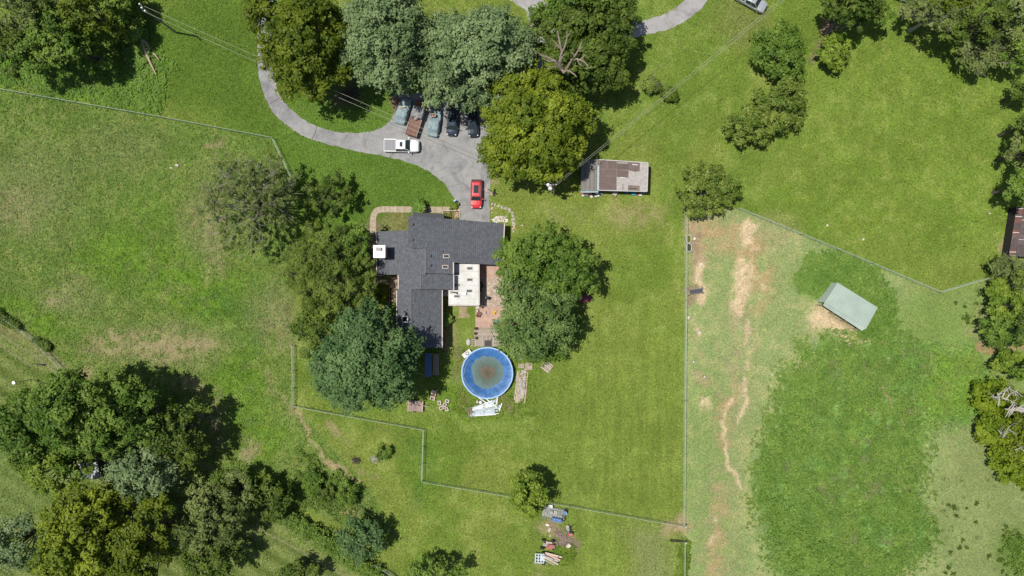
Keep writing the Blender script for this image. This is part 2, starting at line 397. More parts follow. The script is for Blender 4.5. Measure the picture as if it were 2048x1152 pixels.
# straw-coloured blades among the green
mx2 = nt.nodes.new('ShaderNodeMix'); mx2.data_type = 'RGBA'; mx2.inputs[7].default_value = (.27,.27,.10,1)
n4 = NZ(2.3, 6, .8)
nt.links.new(MR(n4.outputs['Fac'], .55, .78, 0, .35).outputs[0], mx2.inputs[0]); nt.links.new(mx.outputs[2], mx2.inputs[6])
nt.links.new(mx2.outputs[2], b.inputs['Base Color'])
bp = nt.nodes.new('ShaderNodeBump'); bp.inputs['Strength'].default_value = .9; bp.inputs['Distance'].default_value = .12
nt.links.new(n1.outputs['Fac'], bp.inputs['Height']); nt.links.new(bp.outputs[0], b.inputs['Normal'])
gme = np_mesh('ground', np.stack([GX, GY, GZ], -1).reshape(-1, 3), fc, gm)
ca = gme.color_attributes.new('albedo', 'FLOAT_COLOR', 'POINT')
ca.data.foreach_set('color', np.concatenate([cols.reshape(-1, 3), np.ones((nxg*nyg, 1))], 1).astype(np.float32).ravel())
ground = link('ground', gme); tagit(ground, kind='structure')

# ------------------------------------------------------------------ flat paving
def smoothline(pts, n=6, closed=False):
    out = []; m = len(pts)
    for i in range(m if closed else m-1):
        p = [pts[(i+k) % m] if closed else pts[min(max(i+k, 0), m-1)] for k in (-1, 0, 1, 2)]
        for t in np.linspace(0, 1, n, endpoint=False):
            out.append(tuple(.5*((2*p[1][j])+(-p[0][j]+p[2][j])*t+(2*p[0][j]-5*p[1][j]+4*p[2][j]-p[3][j])*t*t+(-p[0][j]+3*p[1][j]-3*p[2][j]+p[3][j])*t**3) for j in (0, 1)))
    if not closed: out.append(pts[-1])
    return out
def sheet(name, poly, z, m, kind='structure', parent=None, jit=.10):
    """flat sheet with a slightly ragged edge and 3 cm of thickness"""
    import bmesh
    out = []
    n = len(poly)
    for i in range(n):
        a = P(*poly[i], 0); c = P(*poly[(i+1) % n], 0); L = (c-a).length; k = max(1, int(L/.5))
        for j in range(k):
            q = a.lerp(c, j/k); out.append((q.x+random.uniform(-jit, jit), q.y+random.uniform(-jit, jit)))
    bm = bmesh.new(); vs = [bm.verts.new((x, y, z)) for x, y in out]; f = bm.faces.new(vs)
    if f.normal.z < 0 or True:
        bm.normal_update()
        if f.normal.z < 0: bmesh.ops.reverse_faces(bm, faces=[f])
    r = bmesh.ops.extrude_face_region(bm, geom=[f]); bmesh.ops.translate(bm, vec=(0, 0, -(z+.02)), verts=[e for e in r['geom'] if isinstance(e, bmesh.types.BMVert)])
    bmesh.ops.recalc_face_normals(bm, faces=bm.faces)
    bmesh.ops.triangulate(bm, faces=bm.faces)
    me = bpy.data.meshes.new(name); bm.to_mesh(me); bm.free(); me.materials.append(m)
    o = link(name, me, parent)
    if parent is None: tagit(o, kind=kind)
    return o
def asphalt_mat(name, c1, c2, stain):
    m = bpy.data.materials.new(name); m.use_nodes = True; t = m.node_tree; b = t.nodes['Principled BSDF']; b.inputs['Roughness'].default_value = .92
    b.inputs['Specular IOR Level'].default_value = .2
    tc = t.nodes.new('ShaderNodeTexCoord')
    def nz(s, d, r=.6, dist=0):
        n = t.nodes.new('ShaderNodeTexNoise'); n.inputs['Scale'].default_value = s; n.inputs['Detail'].default_value = d; n.inputs['Roughness'].default_value = r; n.inputs['Distortion'].default_value = dist
        t.links.new(tc.outputs['Object'], n.inputs['Vector']); return n
    def rp(src, p0, p1, a, b2):
        n = t.nodes.new('ShaderNodeValToRGB'); n.color_ramp.elements[0].position = p0; n.color_ramp.elements[1].position = p1
        n.color_ramp.elements[0].color = a+(1,); n.color_ramp.elements[1].color = b2+(1,); t.links.new(src, n.inputs[0]); return n
    base = rp(nz(.35, 8, .7, .6).outputs['Fac'], .35, .65, c1, c2)
    st = rp(nz(.22, 7, .75, 1.2).outputs['Fac'], .50, .62, (1, 1, 1), stain)
    gr = rp(nz(14, 3, .8).outputs['Fac'], .3, .7, (.82,)*3, (1.15,)*3)
    vo = t.nodes.new('ShaderNodeTexVoronoi'); vo.feature = 'DISTANCE_TO_EDGE'; vo.inputs['Scale'].default_value = .22
    dn = nz(.8, 5); ad = t.nodes.new('ShaderNodeVectorMath'); ad.operation = 'ADD'; sc = t.nodes.new('ShaderNodeVectorMath'); sc.operation = 'SCALE'; sc.inputs['Scale'].default_value = 2.2
    t.links.new(dn.outputs['Color'], sc.inputs[0]); t.links.new(tc.outputs['Object'], ad.inputs[0]); t.links.new(sc.outputs[0], ad.inputs[1]); t.links.new(ad.outputs[0], vo.inputs['Vector'])
    cr = rp(vo.outputs['Distance'], .004, .016, (.78, .77, .74), (1, 1, 1))
    prev = base.outputs[0]
    for s2 in (st, gr, cr):
        mx = t.nodes.new('ShaderNodeMix'); mx.data_type = 'RGBA'; mx.blend_type = 'MULTIPLY'; mx.inputs[0].default_value = 1
        t.links.new(prev, mx.inputs[6]); t.links.new(s2.outputs[0], mx.inputs[7]); prev = mx.outputs[2]
    t.links.new(prev, b.inputs['Base Color'])
    bp = t.nodes.new('ShaderNodeBump'); bp.inputs['Strength'].default_value = .3; bp.inputs['Distance'].default_value = .02
    t.links.new(nz(20, 3).outputs['Fac'], bp.inputs['Height']); t.links.new(bp.outputs[0], b.inputs['Normal'])
    return m
DRV = asphalt_mat('old_asphalt', (.245,.245,.25), (.36,.353,.345), (.70,.71,.73))
outer = smoothline([(515,-40),(515,105),(518,150),(527,187),(545,222),(575,252),(612,274),(660,290),(720,303),(780,315),(830,329),(866,349),(892,372),(908,398),(919,418),(920,447)])
inner = smoothline([(979,447),(980,380),(981,350),(975,322),(968,300),(985,262),(1040,200),(1095,120),(1098,60)])
inner2 = smoothline([(1052,22),(1062,60),(1075,108),(1040,150),(960,190),(800,185),(792,205),(786,232),(768,252),(742,263),(700,266),(660,261),(628,250),(600,234),(574,211),(558,186),(552,160),(548,128),(545,100),(548,-40)])
driveway = sheet('driveway', outer+inner+inner2, .03, DRV)
ROADM = asphalt_mat('worn_road', (.31,.30,.295), (.41,.395,.385), (.75,.74,.75))
up = smoothline([(965,-30),(1010,-5),(1045,16),(1098,60),(1170,85),(1240,82),(1290,70),(1345,55),(1390,28),(1425,-12),(1440,-40)])
lo = smoothline([(1400,-40),(1380,-12),(1345,20),(1305,36),(1270,43),(1200,45),(1130,25),(1085,0),(1050,-30)])
road = sheet('road', up+lo, .024, ROADM)
# seams patched across the drive
SEAM = mat('tar_seam', (.16,.15,.12), .9, var=.3, scale=6)
for i, pts in enumerate((([(517,137),(532,135),(549,134)]), ([(539,208),(550,202),(563,193)]), ([(624,278),(630,268),(634,252)]))):
    mb = MB(); w = .07
    for a, c in zip(pts[:-1], pts[1:]):
        A = P(*a); B = P(*c); d = (B-A).normalized(); n = Vector((-d.y, d.x, 0))*w
        mb.prism([(A-n)[:2]+(.036,), (B-n)[:2]+(.036,), (B+n)[:2]+(.036,), (A+n)[:2]+(.036,)], [(A-n)[:2]+(.02,), (B-n)[:2]+(.02,), (B+n)[:2]+(.02,), (A+n)[:2]+(.02,)])
    mb.build('seam', SEAM, driveway)
# patio: brick, flagstone, brick
def brickmat(name, c1, c2, mortar, bw=.2, bh=.1, rot=0.0, msize=.012, grass=None, noise=.25):
    m = bpy.data.materials.new(name); m.use_nodes = True; t = m.node_tree; b = t.nodes['Principled BSDF']; b.inputs['Roughness'].default_value = .88
    tc = t.nodes.new('ShaderNodeTexCoord'); mp = t.nodes.new('ShaderNodeMapping'); mp.inputs['Rotation'].default_value = (0, 0, rot)
    t.links.new(tc.outputs['Object'], mp.inputs[0]); br = t.nodes.new('ShaderNodeTexBrick'); t.links.new(mp.outputs[0], br.inputs['Vector'])
    br.inputs['Color1'].default_value = c1+(1,); br.inputs['Color2'].default_value = c2+(1,); br.inputs['Mortar'].default_value = mortar+(1,)
    br.inputs['Scale'].default_value = 1; br.inputs['Brick Width'].default_value = bw; br.inputs['Row Height'].default_value = bh; br.inputs['Mortar Size'].default_value = msize
    br.inputs['Bias'].default_value = 0
    n = t.nodes.new('ShaderNodeTexNoise'); n.inputs['Scale'].default_value = 1.3; n.inputs['Detail'].default_value = 8; n.inputs['Roughness'].default_value = .75; t.links.new(tc.outputs['Object'], n.inputs['Vector'])
    mr = t.nodes.new('ShaderNodeMapRange'); mr.inputs[1].default_value = .3; mr.inputs[2].default_value = .7; mr.inputs[3].default_value = 1-noise; mr.inputs[4].default_value = 1+noise; t.links.new(n.outputs['Fac'], mr.inputs[0])
    mx = t.nodes.new('ShaderNodeMix'); mx.data_type = 'RGBA'; mx.blend_type = 'MULTIPLY'; mx.inputs[0].default_value = 1
    t.links.new(br.outputs['Color'], mx.inputs[6]); t.links.new(mr.outputs[0], mx.inputs[7]); t.links.new(mx.outputs[2], b.inputs['Base Color'])
    return m
BRK = brickmat('patio_brick', (.45,.285,.22), (.51,.345,.275), (.40,.28,.22))
patio = sheet('patio', [(957,528),(1030,528),(1040,560),(1040,656),(951,656),(951,614),(957,613)], .05, BRK, jit=0)
fm = bpy.data.materials.new('flagstone'); fm.use_nodes = True; t = fm.node_tree; b = t.nodes['Principled BSDF']; b.inputs['Roughness'].default_value = .9
tc2 = t.nodes.new('ShaderNodeTexCoord'); vo = t.nodes.new('ShaderNodeTexVoronoi'); vo.inputs['Scale'].default_value = 1.9; t.links.new(tc2.outputs['Object'], vo.inputs['Vector'])
rp = t.nodes.new('ShaderNodeValToRGB'); rp.color_ramp.elements[0].color = (.36,.28,.22,1); rp.color_ramp.elements[1].color = (.54,.44,.36,1)
sp = t.nodes.new('ShaderNodeSeparateColor'); t.links.new(vo.outputs['Color'], sp.inputs[0]); t.links.new(sp.outputs[0], rp.inputs[0])
ve = t.nodes.new('ShaderNodeTexVoronoi'); ve.feature = 'DISTANCE_TO_EDGE'; ve.inputs['Scale'].default_value = 1.9; t.links.new(tc2.outputs['Object'], ve.inputs['Vector'])
r2 = t.nodes.new('ShaderNodeValToRGB'); r2.color_ramp.elements[0].color = (.6,.52,.45,1); r2.color_ramp.elements[1].color = (1,1,1,1); r2.color_ramp.elements[1].position = .08; t.links.new(ve.outputs['Distance'], r2.inputs[0])
mm = t.nodes.new('ShaderNodeMix'); mm.data_type = 'RGBA'; mm.blend_type = 'MULTIPLY'; mm.inputs[0].default_value = 1; t.links.new(rp.outputs[0], mm.inputs[6]); t.links.new(r2.outputs[0], mm.inputs[7]); t.links.new(mm.outputs[2], b.inputs['Base Color'])
sheet('flagstone_paving', [(969,556),(1002,556),(1012,575),(1010,614),(969,614)], .056, fm, parent=patio, jit=.03)
sheet('brick_patch', [(917,613),(935,613),(933,624),(941,635),(917,635)], .02, brickmat('grassy_brick', (.40,.24,.17), (.46,.30,.22), (.15,.2,.06), msize=.02, noise=.4), jit=.12)
# concrete walk made of slabs
walk = thing('walkway', 'tan concrete walkway bending round the front lawn to the drive', 'walkway', P(830, 419))
walk['kind'] = 'structure'; del walk['label']; del walk['category']
CON = mat('tan_concrete', (.40,.33,.245), .9, var=.2, scale=2.2, bump=.2, blotch=.08)
cl = [(746,470),(746,455),(746,442),(747,433),(749.5,426),(754.5,421),(762,419),(770,418.5)]+[(x, 418.5+.01*(x-764)) for x in range(780, 912, 15)]
def slab_between(a, c, w, z, g=.04):
    A = P(*a); B = P(*c); d = (B-A).normalized(); n = Vector((-d.y, d.x, 0))*w/2; A = A+d*g/2; B = B-d*g/2
    t = [A-n, B-n, B+n, A+n]; mb = MB(); mb.prism([(v.x, v.y, z) for v in t], [(v.x, v.y, .001) for v in t]); return mb
cw = [P(*c) for c in cl]; L_, R_ = [], []
for i, c in enumerate(cw):
    d = (cw[min(i+1, len(cw)-1)]-cw[max(i-1, 0)]).normalized(); n = Vector((-d.y, d.x, 0))*.49; L_.append(c+n); R_.append(c-n)
for i in range(len(cw)-1):
    g = .025/max(.3, (cw[i+1]-cw[i]).length); z = .045+random.uniform(-.006, .006)
    t = [R_[i].lerp(R_[i+1], g), R_[i].lerp(R_[i+1], 1-g), L_[i].lerp(L_[i+1], 1-g), L_[i].lerp(L_[i+1], g)]
    mb = MB(); mb.prism([(v.x, v.y, z) for v in t], [(v.x, v.y, .001) for v in t]); mb.build('slab', CON, walk, world=True)
slab_between((914,409), (914,436), .85, .05).build('slab', mat('sandy_slab', (.50,.40,.27), .9), walk, world=True)

# ------------------------------------------------------------------ grass: tufts with their own little shadows
def grass_tufts():
    rg = np.random.default_rng(55); N = 430000
    x = rg.uniform(-20, 2068, N); y = rg.uniform(-20, 1172, N)
    bad = np.zeros(N, bool)
    for poly in (outer+inner+inner2, up+lo):
        bad |= inpoly(x, y, poly) > -.5
    for x0, y0, x1, y1 in ((757,463,1007,530),(797,530,957,695),(957,528,1040,656),(951,614,1040,695),(947,655,1005,692),(1161,318,1297,386),(2015,400,2068,520),(781,553,797,610),(903,400,921,445)):
        bad |= (x > x0) & (x < x1) & (y > y0) & (y < y1)
    bad |= np.hypot(x-974, y-746) < 51; bad |= linedist(x, y, cl) < 6.5
    bad |= inpoly(x, y, [(1645,612),(1674,566),(1755,616),(1724,661)]) > 0
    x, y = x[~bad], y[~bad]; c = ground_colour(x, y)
    green = c[:, 1] > c[:, 0]*1.02; keep = green | (rg.random(len(x)) < .10); x, y, c = x[keep], y[keep], c[keep]; n = len(x)
    inL = inpoly(x, y, PAST_L) > 0; inW = (inpoly(x, y, WEED_R) > 0) | (inpoly(x, y, WEED_S) > 0); inR = (inpoly(x, y, PAST_R) > 0) & ~inW
    tall = np.where(inL, 1.25, np.where(inW, 1.5, np.where(inR, .6, .85)))
    s = rg.uniform(.10, .21, n)*(.8+.35*tall)
    az = rg.uniform(0, 2*np.pi, n); tilt = rg.uniform(.1, .85, n)*np.where(inR, .6, 1)
    a = np.stack([np.cos(az), np.sin(az), 0*az], 1); h = np.stack([-np.sin(az), np.cos(az), 0*az], 1)
    b_ = h*np.cos(tilt)[:, None]+np.array([0, 0, 1.])*np.sin(tilt)[:, None]
    o = np.stack([(x-1024)/12.5, (576-y)/12.5, .012+0*x], 1); s = s[:, None]
    v = np.stack([o-a*s*.30, o+a*s*.30, o+a*s*.22+b_*s*1.15*tall[:, None]**.5, o-a*s*.22+b_*s*1.15*tall[:, None]**.5], 1).reshape(-1, 3)
    v[:, 2] = np.maximum(v[:, 2], .008)
    me = np_mesh('grass', v, np.arange(len(v)).reshape(-1, 4), GRM)
    lum = rg.normal(1.10, .26, (n, 1)); hue = rg.normal(0, .09, (n, 1))
    col = np.clip(c*lum*np.concatenate([1+hue, 1+0*hue, 1-hue*.8], 1), .008, .7)
    at_ = me.attributes.new('albedo', 'FLOAT_COLOR', 'FACE'); at_.data.foreach_set('color', np.concatenate([col, np.ones((n, 1))], 1).astype(np.float32).ravel())
    print('grass tufts', n)
    return tagit(link('grass', me), 'short tufted grass growing over the lawns and pastures', 'grass', kind='stuff')
GRM = bpy.data.materials.new('grass_blades'); GRM.use_nodes = True; t = GRM.node_tree; b = t.nodes['Principled BSDF']; b.inputs['Roughness'].default_value = .9; b.inputs['Specular IOR Level'].default_value = .1
an = t.nodes.new('ShaderNodeAttribute'); an.attribute_name = 'albedo'; t.links.new(an.outputs['Color'], b.inputs['Base Color'])
grass_tufts()
# ================================================================== THE HOUSE
def solve(x, y, zf):
    z = 4.0
    for _ in range(12):
        p = P(x, y, z); z = zf(p.x, p.y)
    return P(x, y, z)
zE = lambda X, Y: 6.7-.285*(X+15.5)
zW = lambda X, Y: 5.98+.285*(X+13.1)
zE3 = lambda X, Y: 5.74-.27*(X+13.9)
zE4 = lambda X, Y: 5.28-.40*(X+15.4)
zFlat = lambda X, Y: 2.95-.03*(X+8)
zP = lambda X, Y: 2.75+.03*(X+12)
SHG = brickmat('charcoal_shingle', (.088,.095,.112), (.140,.149,.170), (.075,.081,.094), .34, .30, R(90), .03, noise=.12)
WHT = mat('cream_trim', (.62,.52,.47), .6, var=.1); WALL = mat('tan_siding', (.33,.26,.20), .85, var=.15, scale=2)
house = thing('house', 'rambling house with charcoal shingle roofs beside the pool and drive', 'house', P(860, 560))
def slab(name, poly, zf, th, m, parent, dz=0.0):
    top = [solve(x, y, zf)+Vector((0, 0, dz)) for x, y in poly]
    if sum((top[i].x*top[(i+1) % len(top)].y-top[(i+1) % len(top)].x*top[i].y) for i in range(len(top))) < 0: top = top[::-1]
    mb = MB(); mb.prism(top, [v-Vector((0, 0, th)) for v in top]); return mb.build(name, m, parent, world=True)
def walls(poly, zf, parent, inset=.45, m=None, name='wall', base=0.0):
    pts = [solve(x, y, zf) for x, y in poly]; n = len(pts)
    if sum((pts[i].x*pts[(i+1) % n].y-pts[(i+1) % n].x*pts[i].y) for i in range(n)) < 0: pts = pts[::-1]
    ins = []
    for i in range(n):
        a, b2, c = pts[i-1].xy, pts[i].xy, pts[(i+1) % n].xy
        d1 = (b2-a).normalized(); d2 = (c-b2).normalized(); n1 = Vector((-d1.y, d1.x)); n2 = Vector((-d2.y, d2.x))
        k = 1+n1.dot(n2); ins.append(b2+(n1+n2)/max(k, .3)*inset)
    mb = MB(); mb.prism([(p.x, p.y, zf(p.x, p.y)-.16) for p in ins], [(p.x, p.y, base) for p in ins]); return mb.build(name, m or WALL, parent, world=True)
secE = [(817,431),(1008,447),(1005,530.5),(905.5,525),(905.5,548.5),(851,546),(851,498),(817,495)]
secW = [(754.5,463),(817.6,460.5),(817.6,495.5),(851.3,498),(851.3,548),(841.3,548),(841.3,578.5),(822.3,578.5),(822.3,695),(794.5,694),(795.5,580),(798,578.5),(798,549.5),(754.5,549)]
secE3 = [(841,546.5),(906,549.5),(906,579.5),(841,578)]
secE4 = [(822,578),(883,580),(883,695.5),(822,695.5)]
for poly, zf in ((secE, zE), (secW, zW), (secE3, zE3), (secE4, zE4)):
    slab('roof', poly, zf, .16, SHG, house)
    walls(poly, zf, house)
# lower porch roof at the north side
slab('porch_roof', [(825,424.5),(888,428),(888,445),(825,440)], lambda X, Y: 3.0+.12*(11.2-Y), .12, mat('dark_shingle', (.07,.073,.082), .9, var=.25, scale=8), house)
for px_ in (827, 884): MB().box(*P(px_, 430, 1.5)[:2], 1.42, .12, .12, 2.84).build('porch_post', WHT, house, world=True)
# trim boards
def trim(pts, zf, w, h, m, name='fascia', parent=house, out=(0, 0), dz=.03):
    mb = MB()
    q = [solve(x, y, zf)+Vector((out[0], out[1], dz)) for x, y in pts]
    for a, c in zip(q[:-1], q[1:]):
        d = (c-a); d.z = 0; d.normalize(); n = Vector((-d.y, d.x, 0))*w/2; t = [a-n, c-n, c+n, a+n]
        mb.prism(t, [v-Vector((0, 0, h)) for v in t])
    return mb.build(name, m, parent, world=True)
trim([(883.6,580),(883.6,695.5)], zE4, .14, .24, WHT, out=(.07, 0))
trim([(905.8,525),(905.8,548.5)], zE, .16, .26, WHT, out=(.08, 0))
trim([(906.5,550),(906.5,579.5)], zE3, .14, .24, WHT, out=(.07, 0))
trim([(1008,447),(1005,530.5)], zE, .14, .26, WHT, out=(.07, 0))
trim([(797.3,550),(797.3,578.5)], zW, .14, .24, WHT, out=(-.07, 0))
trim([(794.5,580.5),(793.8,694)], zW, .12, .24, WHT, out=(-.06, 0))
trim([(754,463.3),(754,549)], zW, .12, .24, WHT, out=(-.06, 0))
RID = mat('ridge_cap', (.13,.136,.15), .9, var=.2, scale=6)
for pts, zf in (([(851,499),(851,546)], zE), ([(841,549),(841,578)], zE3), ([(822,580),(822,695)], zE4)):
    trim(pts, zf, .26, .05, RID, 'ridge_cap', dz=.035)
# chimney: tall brick stack with a white metal cap
def rect_world(cx, cy, z, sx, sy): p = P(cx, cy, z); return p.x, p.y
cxw, cyw = rect_world(758.5, 503, 7.3, 0, 0)
ch = MB(); ch.box(cxw, cyw, 3.55, 1.45, 1.6, 7.1); chimney = ch.build('chimney', brickmat('chimney_brick', (.30,.17,.12), (.38,.23,.17), (.4,.36,.32)), house, world=True)
WP = mat('white_metal', (.86,.86,.87), .4, var=.05)
MB().box(cxw, cyw, 7.18, 1.78, 1.9, .16).build('cap', WP, chimney, world=True, bevel=.03)
MB().cyl(cxw-.1, cyw+.35, 7.26, 7.5, .28, .24, 14).build('flue', mat('sooty_metal', (.12,.10,.10), .6), chimney, world=True)
mbt = MB(); mbt.box(cxw-.05, cyw+.35, 7.62, .8, .5, .04)
for sx in (-1, 1): mbt.box(cxw-.05+sx*.36, cyw+.35, 7.44, .04, .4, .36)
mbt.build('flue_hood', mat('hood_grey', (.35,.32,.32), .6), chimney, world=True)
# skylights
GLS = mat('sky_glass', (.03,.055,.10), .12, var=.05, spec=.8)
DGL = mat('dark_glass', (.025,.03,.035), .15, var=.05, spec=.6)
TAN = mat('tan_frame', (.52,.43,.34), .6, var=.1)
def skylight(x0, y0, x1, y1, zf, fm_, gm_, dz=.10, slope=0):
    cx, cy = (x0+x1)/2, (y0+y1)/2; c = solve(cx, cy, zf); a = solve(x0, y0, zf); b2 = solve(x1, y1, zf)
    sx = abs(b2.x-a.x); sy = abs(a.y-b2.y); ry = math.atan(slope)
    fr = MB(); t = .13
    for ox, oy, w, h in ((0, sy/2-t/2, sx, t), (0, -sy/2+t/2, sx, t), (sx/2-t/2, 0, t, sy-2*t-.004), (-sx/2+t/2, 0, t, sy-2*t-.004)):
        fr.box(c.x+ox, c.y+oy, c.z+dz/2-ox*math.tan(ry), w, h, dz+.14, ry=ry)
    f = fr.build('skylight', fm_, house, world=True)
    MB().box(c.x, c.y, c.z+dz*.55, sx-2*t-.006, sy-2*t-.006, .04, ry=ry).build('pane', gm_, f, world=True)
skylight(886, 508.5, 899, 516.5, zE, TAN, GLS, slope=.285)
skylight(884, 530, 897, 537.5, zE, TAN, GLS, slope=.285)
skylight(804, 632, 816.5, 644.5, zW, mat('pale_frame', (.6,.6,.6), .5), DGL, slope=-.285)
VENT = mat('black_vent', (.02,.022,.026), .5)
for x, y, zf in ((825,449,zE),(824.5,480,zE),(860.5,512,zE),(860.5,531,zE)):
    c = solve(x, y, zf); MB().box(c.x, c.y, c.z+.12, .34, .34, .34, taper=.8).build('roof_vent', VENT, house, world=True)
for x, y, zf in ((885.5,503,zE),(838,626,zE4)):
    c = solve(x, y, zf); MB().cyl(c.x, c.y, c.z-.1, c.z+.4, .07, n=8).build('vent_pipe', VENT, house, world=True)
# white flat roof of the sunroom: roofing sheets side by side
FLT = mat('white_membrane', (.66,.65,.62), .85, var=.16, scale=.9, bump=.15, blotch=.04)
fl = [(903.5,527.5),(957,528.5),(957.5,610.5),(897,609.5),(897,580.5),(903.5,580.5)]
flat = slab('flat_roof', fl, zFlat, .16, FLT, house)
walls(fl, zFlat, house, .3, mat('cream_wall', (.5,.46,.4), .8))
trim([(957.4,528.5),(957.9,610.5)], zFlat, .12, .22, WHT, out=(.06, 0)); trim([(897,610.2),(957.5,611)], zFlat, .1, .22, WHT, out=(0, -.05))
for i in range(1, 6):
    yy = 528+i*14
    trim([(905 if yy < 580 else 898, yy), (956.5, yy+.6)], zFlat, .05, .02, mat('seam_tape', (.44,.42,.38), .8), 'roof_seam', flat, dz=.012)
def flatsky(x0, y0, x1, y1):
    a = solve(x0, y0, zFlat); b2 = solve(x1, y1, zFlat); c = (a+b2)/2
    f = MB().box(c.x, c.y, c.z+.05, abs(b2.x-a.x), abs(a.y-b2.y), .12).build('skylight', mat('grey_curb', (.30,.31,.32), .6), house, world=True)
    MB().box(c.x, c.y, c.z+.115, abs(b2.x-a.x)-.12, abs(a.y-b2.y)-.12, .03).build('pane', mat('smoked_pane', (.055,.065,.08), .2, spec=.7), f, world=True)
for r in ((934,534,944.5,539.5),(907.5,545,918,550.5),(934,557,944.5,562),(908.5,567.5,919,573),(933,579,944,584.5),(908,590,919,595)): flatsky(*r)
c = solve(905, 584.5, zFlat); STV = mat('galvanised', (.42,.42,.42), .35, .7, var=.1)
sp_ = MB(); sp_.tube([(c.x, c.y, c.z-.1), (c.x+.02, c.y, c.z+2.0)], .11, .11, 10).cyl(c.x+.02, c.y, c.z+2.05, c.z+2.25, .2, .05, 12); pipe = sp_.build('stove_pipe', STV, house, world=True)
MB().tube([(c.x, c.y, c.z+1.5), (c.x+1.6, c.y-.25, c.z+.06)], .03, n=6).build('brace', STV, pipe, world=True)
MB().cyl(c.x+1.95, c.y-.22, c.z, c.z+.3, .17, .14, 12).cyl(c.x+1.95, c.y-.22, c.z+.3, c.z+.36, .22, n=12).build('roof_vent', STV, house, world=True)
MB().box(c.x+1.0, c.y-.12, c.z+.10, 1.7, .16, .16, rz=R(-7)).build('duct', STV, house, world=True)
# pale box unit tucked in the corner
ac = thing('air_conditioner', 'white square air conditioning unit in the corner beside the flat roof', 'air conditioner', P(892, 586, 0))
MB().box(0, 0, .42, .95, .95, .84).build('housing', mat('ac_white', (.7,.7,.7), .5), ac, bevel=.04)
MB().ring(0, 0, .845, .875, .30, .36, 20).build('fan_guard', mat('ac_grey', (.25,.26,.27), .5), ac)
# front porch rail
WOOD = mat('weathered_wood', (.33,.26,.20), .9, var=.3, scale=5, blotch=.15); BRN = mat('brown_stain', (.22,.10,.065), .8, var=.2, blotch=.1)
pr = thing('porch_railing', 'brown wooden porch railing at the front steps near the drive', 'railing', P(899, 432))
c0 = P(899, 432)
for i in range(6): MB().box(-.95+i*.37, .0, .55, .07, 1.5, .05, rz=R(12 if i % 2 else -8)).build('slat', BRN, pr)
MB().box(0, .75, .8, 2.2, .1, .08).build('top_rail', TAN, pr); MB().box(1.12, 0, .8, .1, 1.7, .08).build('top_rail', BRN, pr); MB().box(-1.0, .1, .8, .08, 1.3, .08).build('top_rail', TAN, pr)
for x, y in ((-1.0, .75), (1.12, .8), (1.12, -.7)): MB().box(x, y, .5, .12, .12, 1.0).build('post', TAN, pr)
# decks
def deck(name, label, x0, y0, x1, y1, z, along, w, m, group=None):
    a = P(x0, y0, z); b2 = P(x1, y1, z); t = thing(name, label, 'deck', Vector(((a.x+b2.x)/2, (a.y+b2.y)/2, 0)), 0, group)
    L, W = abs(b2.x-a.x), abs(a.y-b2.y); span, ln = (L, W) if along == 'y' else (W, L)
    n = max(2, int(span/w)); st = span/n
    me = None
    for i in range(n):
        o = -span/2+st*(i+.5)
        if me is None:
            ob = (MB().box(0, 0, 0, st*.93, ln, .035) if along == 'y' else MB().box(0, 0, 0, ln, st*.93, .035)).build('board', m, t); me = ob.data
        else: ob = link('board', me, t)
        ob.location = (o, random.uniform(-.01, .01), z) if along == 'y' else (random.uniform(-.01, .01), o, z)
        ob.rotation_euler = (0, 0, random.uniform(-.002, .002))
    for yy_ in (0, W/2-.05, -W/2+.05): MB().box(0, yy_, z-.12, L-.06, .07, .17).build('joist', m, t)
    for sx in (-1, 1):
        for sy in (-1, 1): MB().box(sx*(L/2-.1), sy*(W/2-.1), (z-.21)/2, .1, .1, max(.05, z-.21)).build('leg', m, t)
    return t
GDK = mat('grey_deck', (.36,.30,.25), .9, var=.22, scale=4, blotch=.22)
deck('pool_deck', 'raised grey wooden deck at the edge of the blue pool', 949, 672.5, 1003, 692.5, 1.15, 'y', .28, GDK)
deck('side_deck', 'tan wooden deck along the left wall of the house', 781, 553, 794.5, 609, .35, 'y', .2, mat('tan_deck', (.40,.32,.22), .9, var=.22, scale=4, blotch=.15))
st_ = thing('deck_steps', 'broad wooden steps leading from the brick patio to the pool deck', 'steps', P(975, 664))
for i in range(4):
    q = P(975, 657+i*4.2, .25+i*.24)-st_.location
    for k in (-1, 1): MB().box(0, q.y+k*.085, .22+i*.24, 4.15, .15, .045).build('tread', GDK, st_)
    MB().box(0, q.y-.2, .12+i*.24, 4.1, .03, .2).build('riser', GDK, st_)
def pot(name, label, x, y, z, r, h, m, m2=None, group=None, cat='pot'):
    p = P(x, y, z); t = thing(name, label, cat, Vector((p.x, p.y, z)), 0, group)
    MB().ring(0, 0, 0, h, r*.78, r, 14).build('rim', m, t); MB().cyl(0, 0, 0, h*.8, r*.8, n=14).build('filling', m2 or mat('potting_soil', (.05,.035,.025), .95), t); return t
PB = mat('terracotta_dark', (.13,.06,.045), .7)
for x, y, z, l in ((951.5,657,.5,'dark planter at the upper left end of the deck steps'),(951,667,.9,'dark planter at the lower left end of the deck steps'),(1002,661,.9,'dark planter beside the steps under the tree edge'),(953,676,1.17,'small dark planter at the left corner of the pool deck')):
    pot('planter', l, x, y, z, .24, .3, PB, cat='planter')
MB_ = thing('door_mat', 'dark rubber mat on the grey pool deck', 'mat', P(976.3, 686.5, 1.17)); MB().box(0, 0, .016, 1.12, .95, .028).build('rubber', mat('dark_rubber', (.075,.065,.065), .9, var=.3, scale=10), MB_, bevel=.008)
ld = thing('pool_ladder', 'small wooden ladder leaning at the left end of the pool deck', 'ladder', P(946.5, 684.5, .5))
for sx in (-.28, .28): MB().box(sx, 0, .62, .09, 1.4, .07, rx=R(8)).build('rail', GDK, ld)
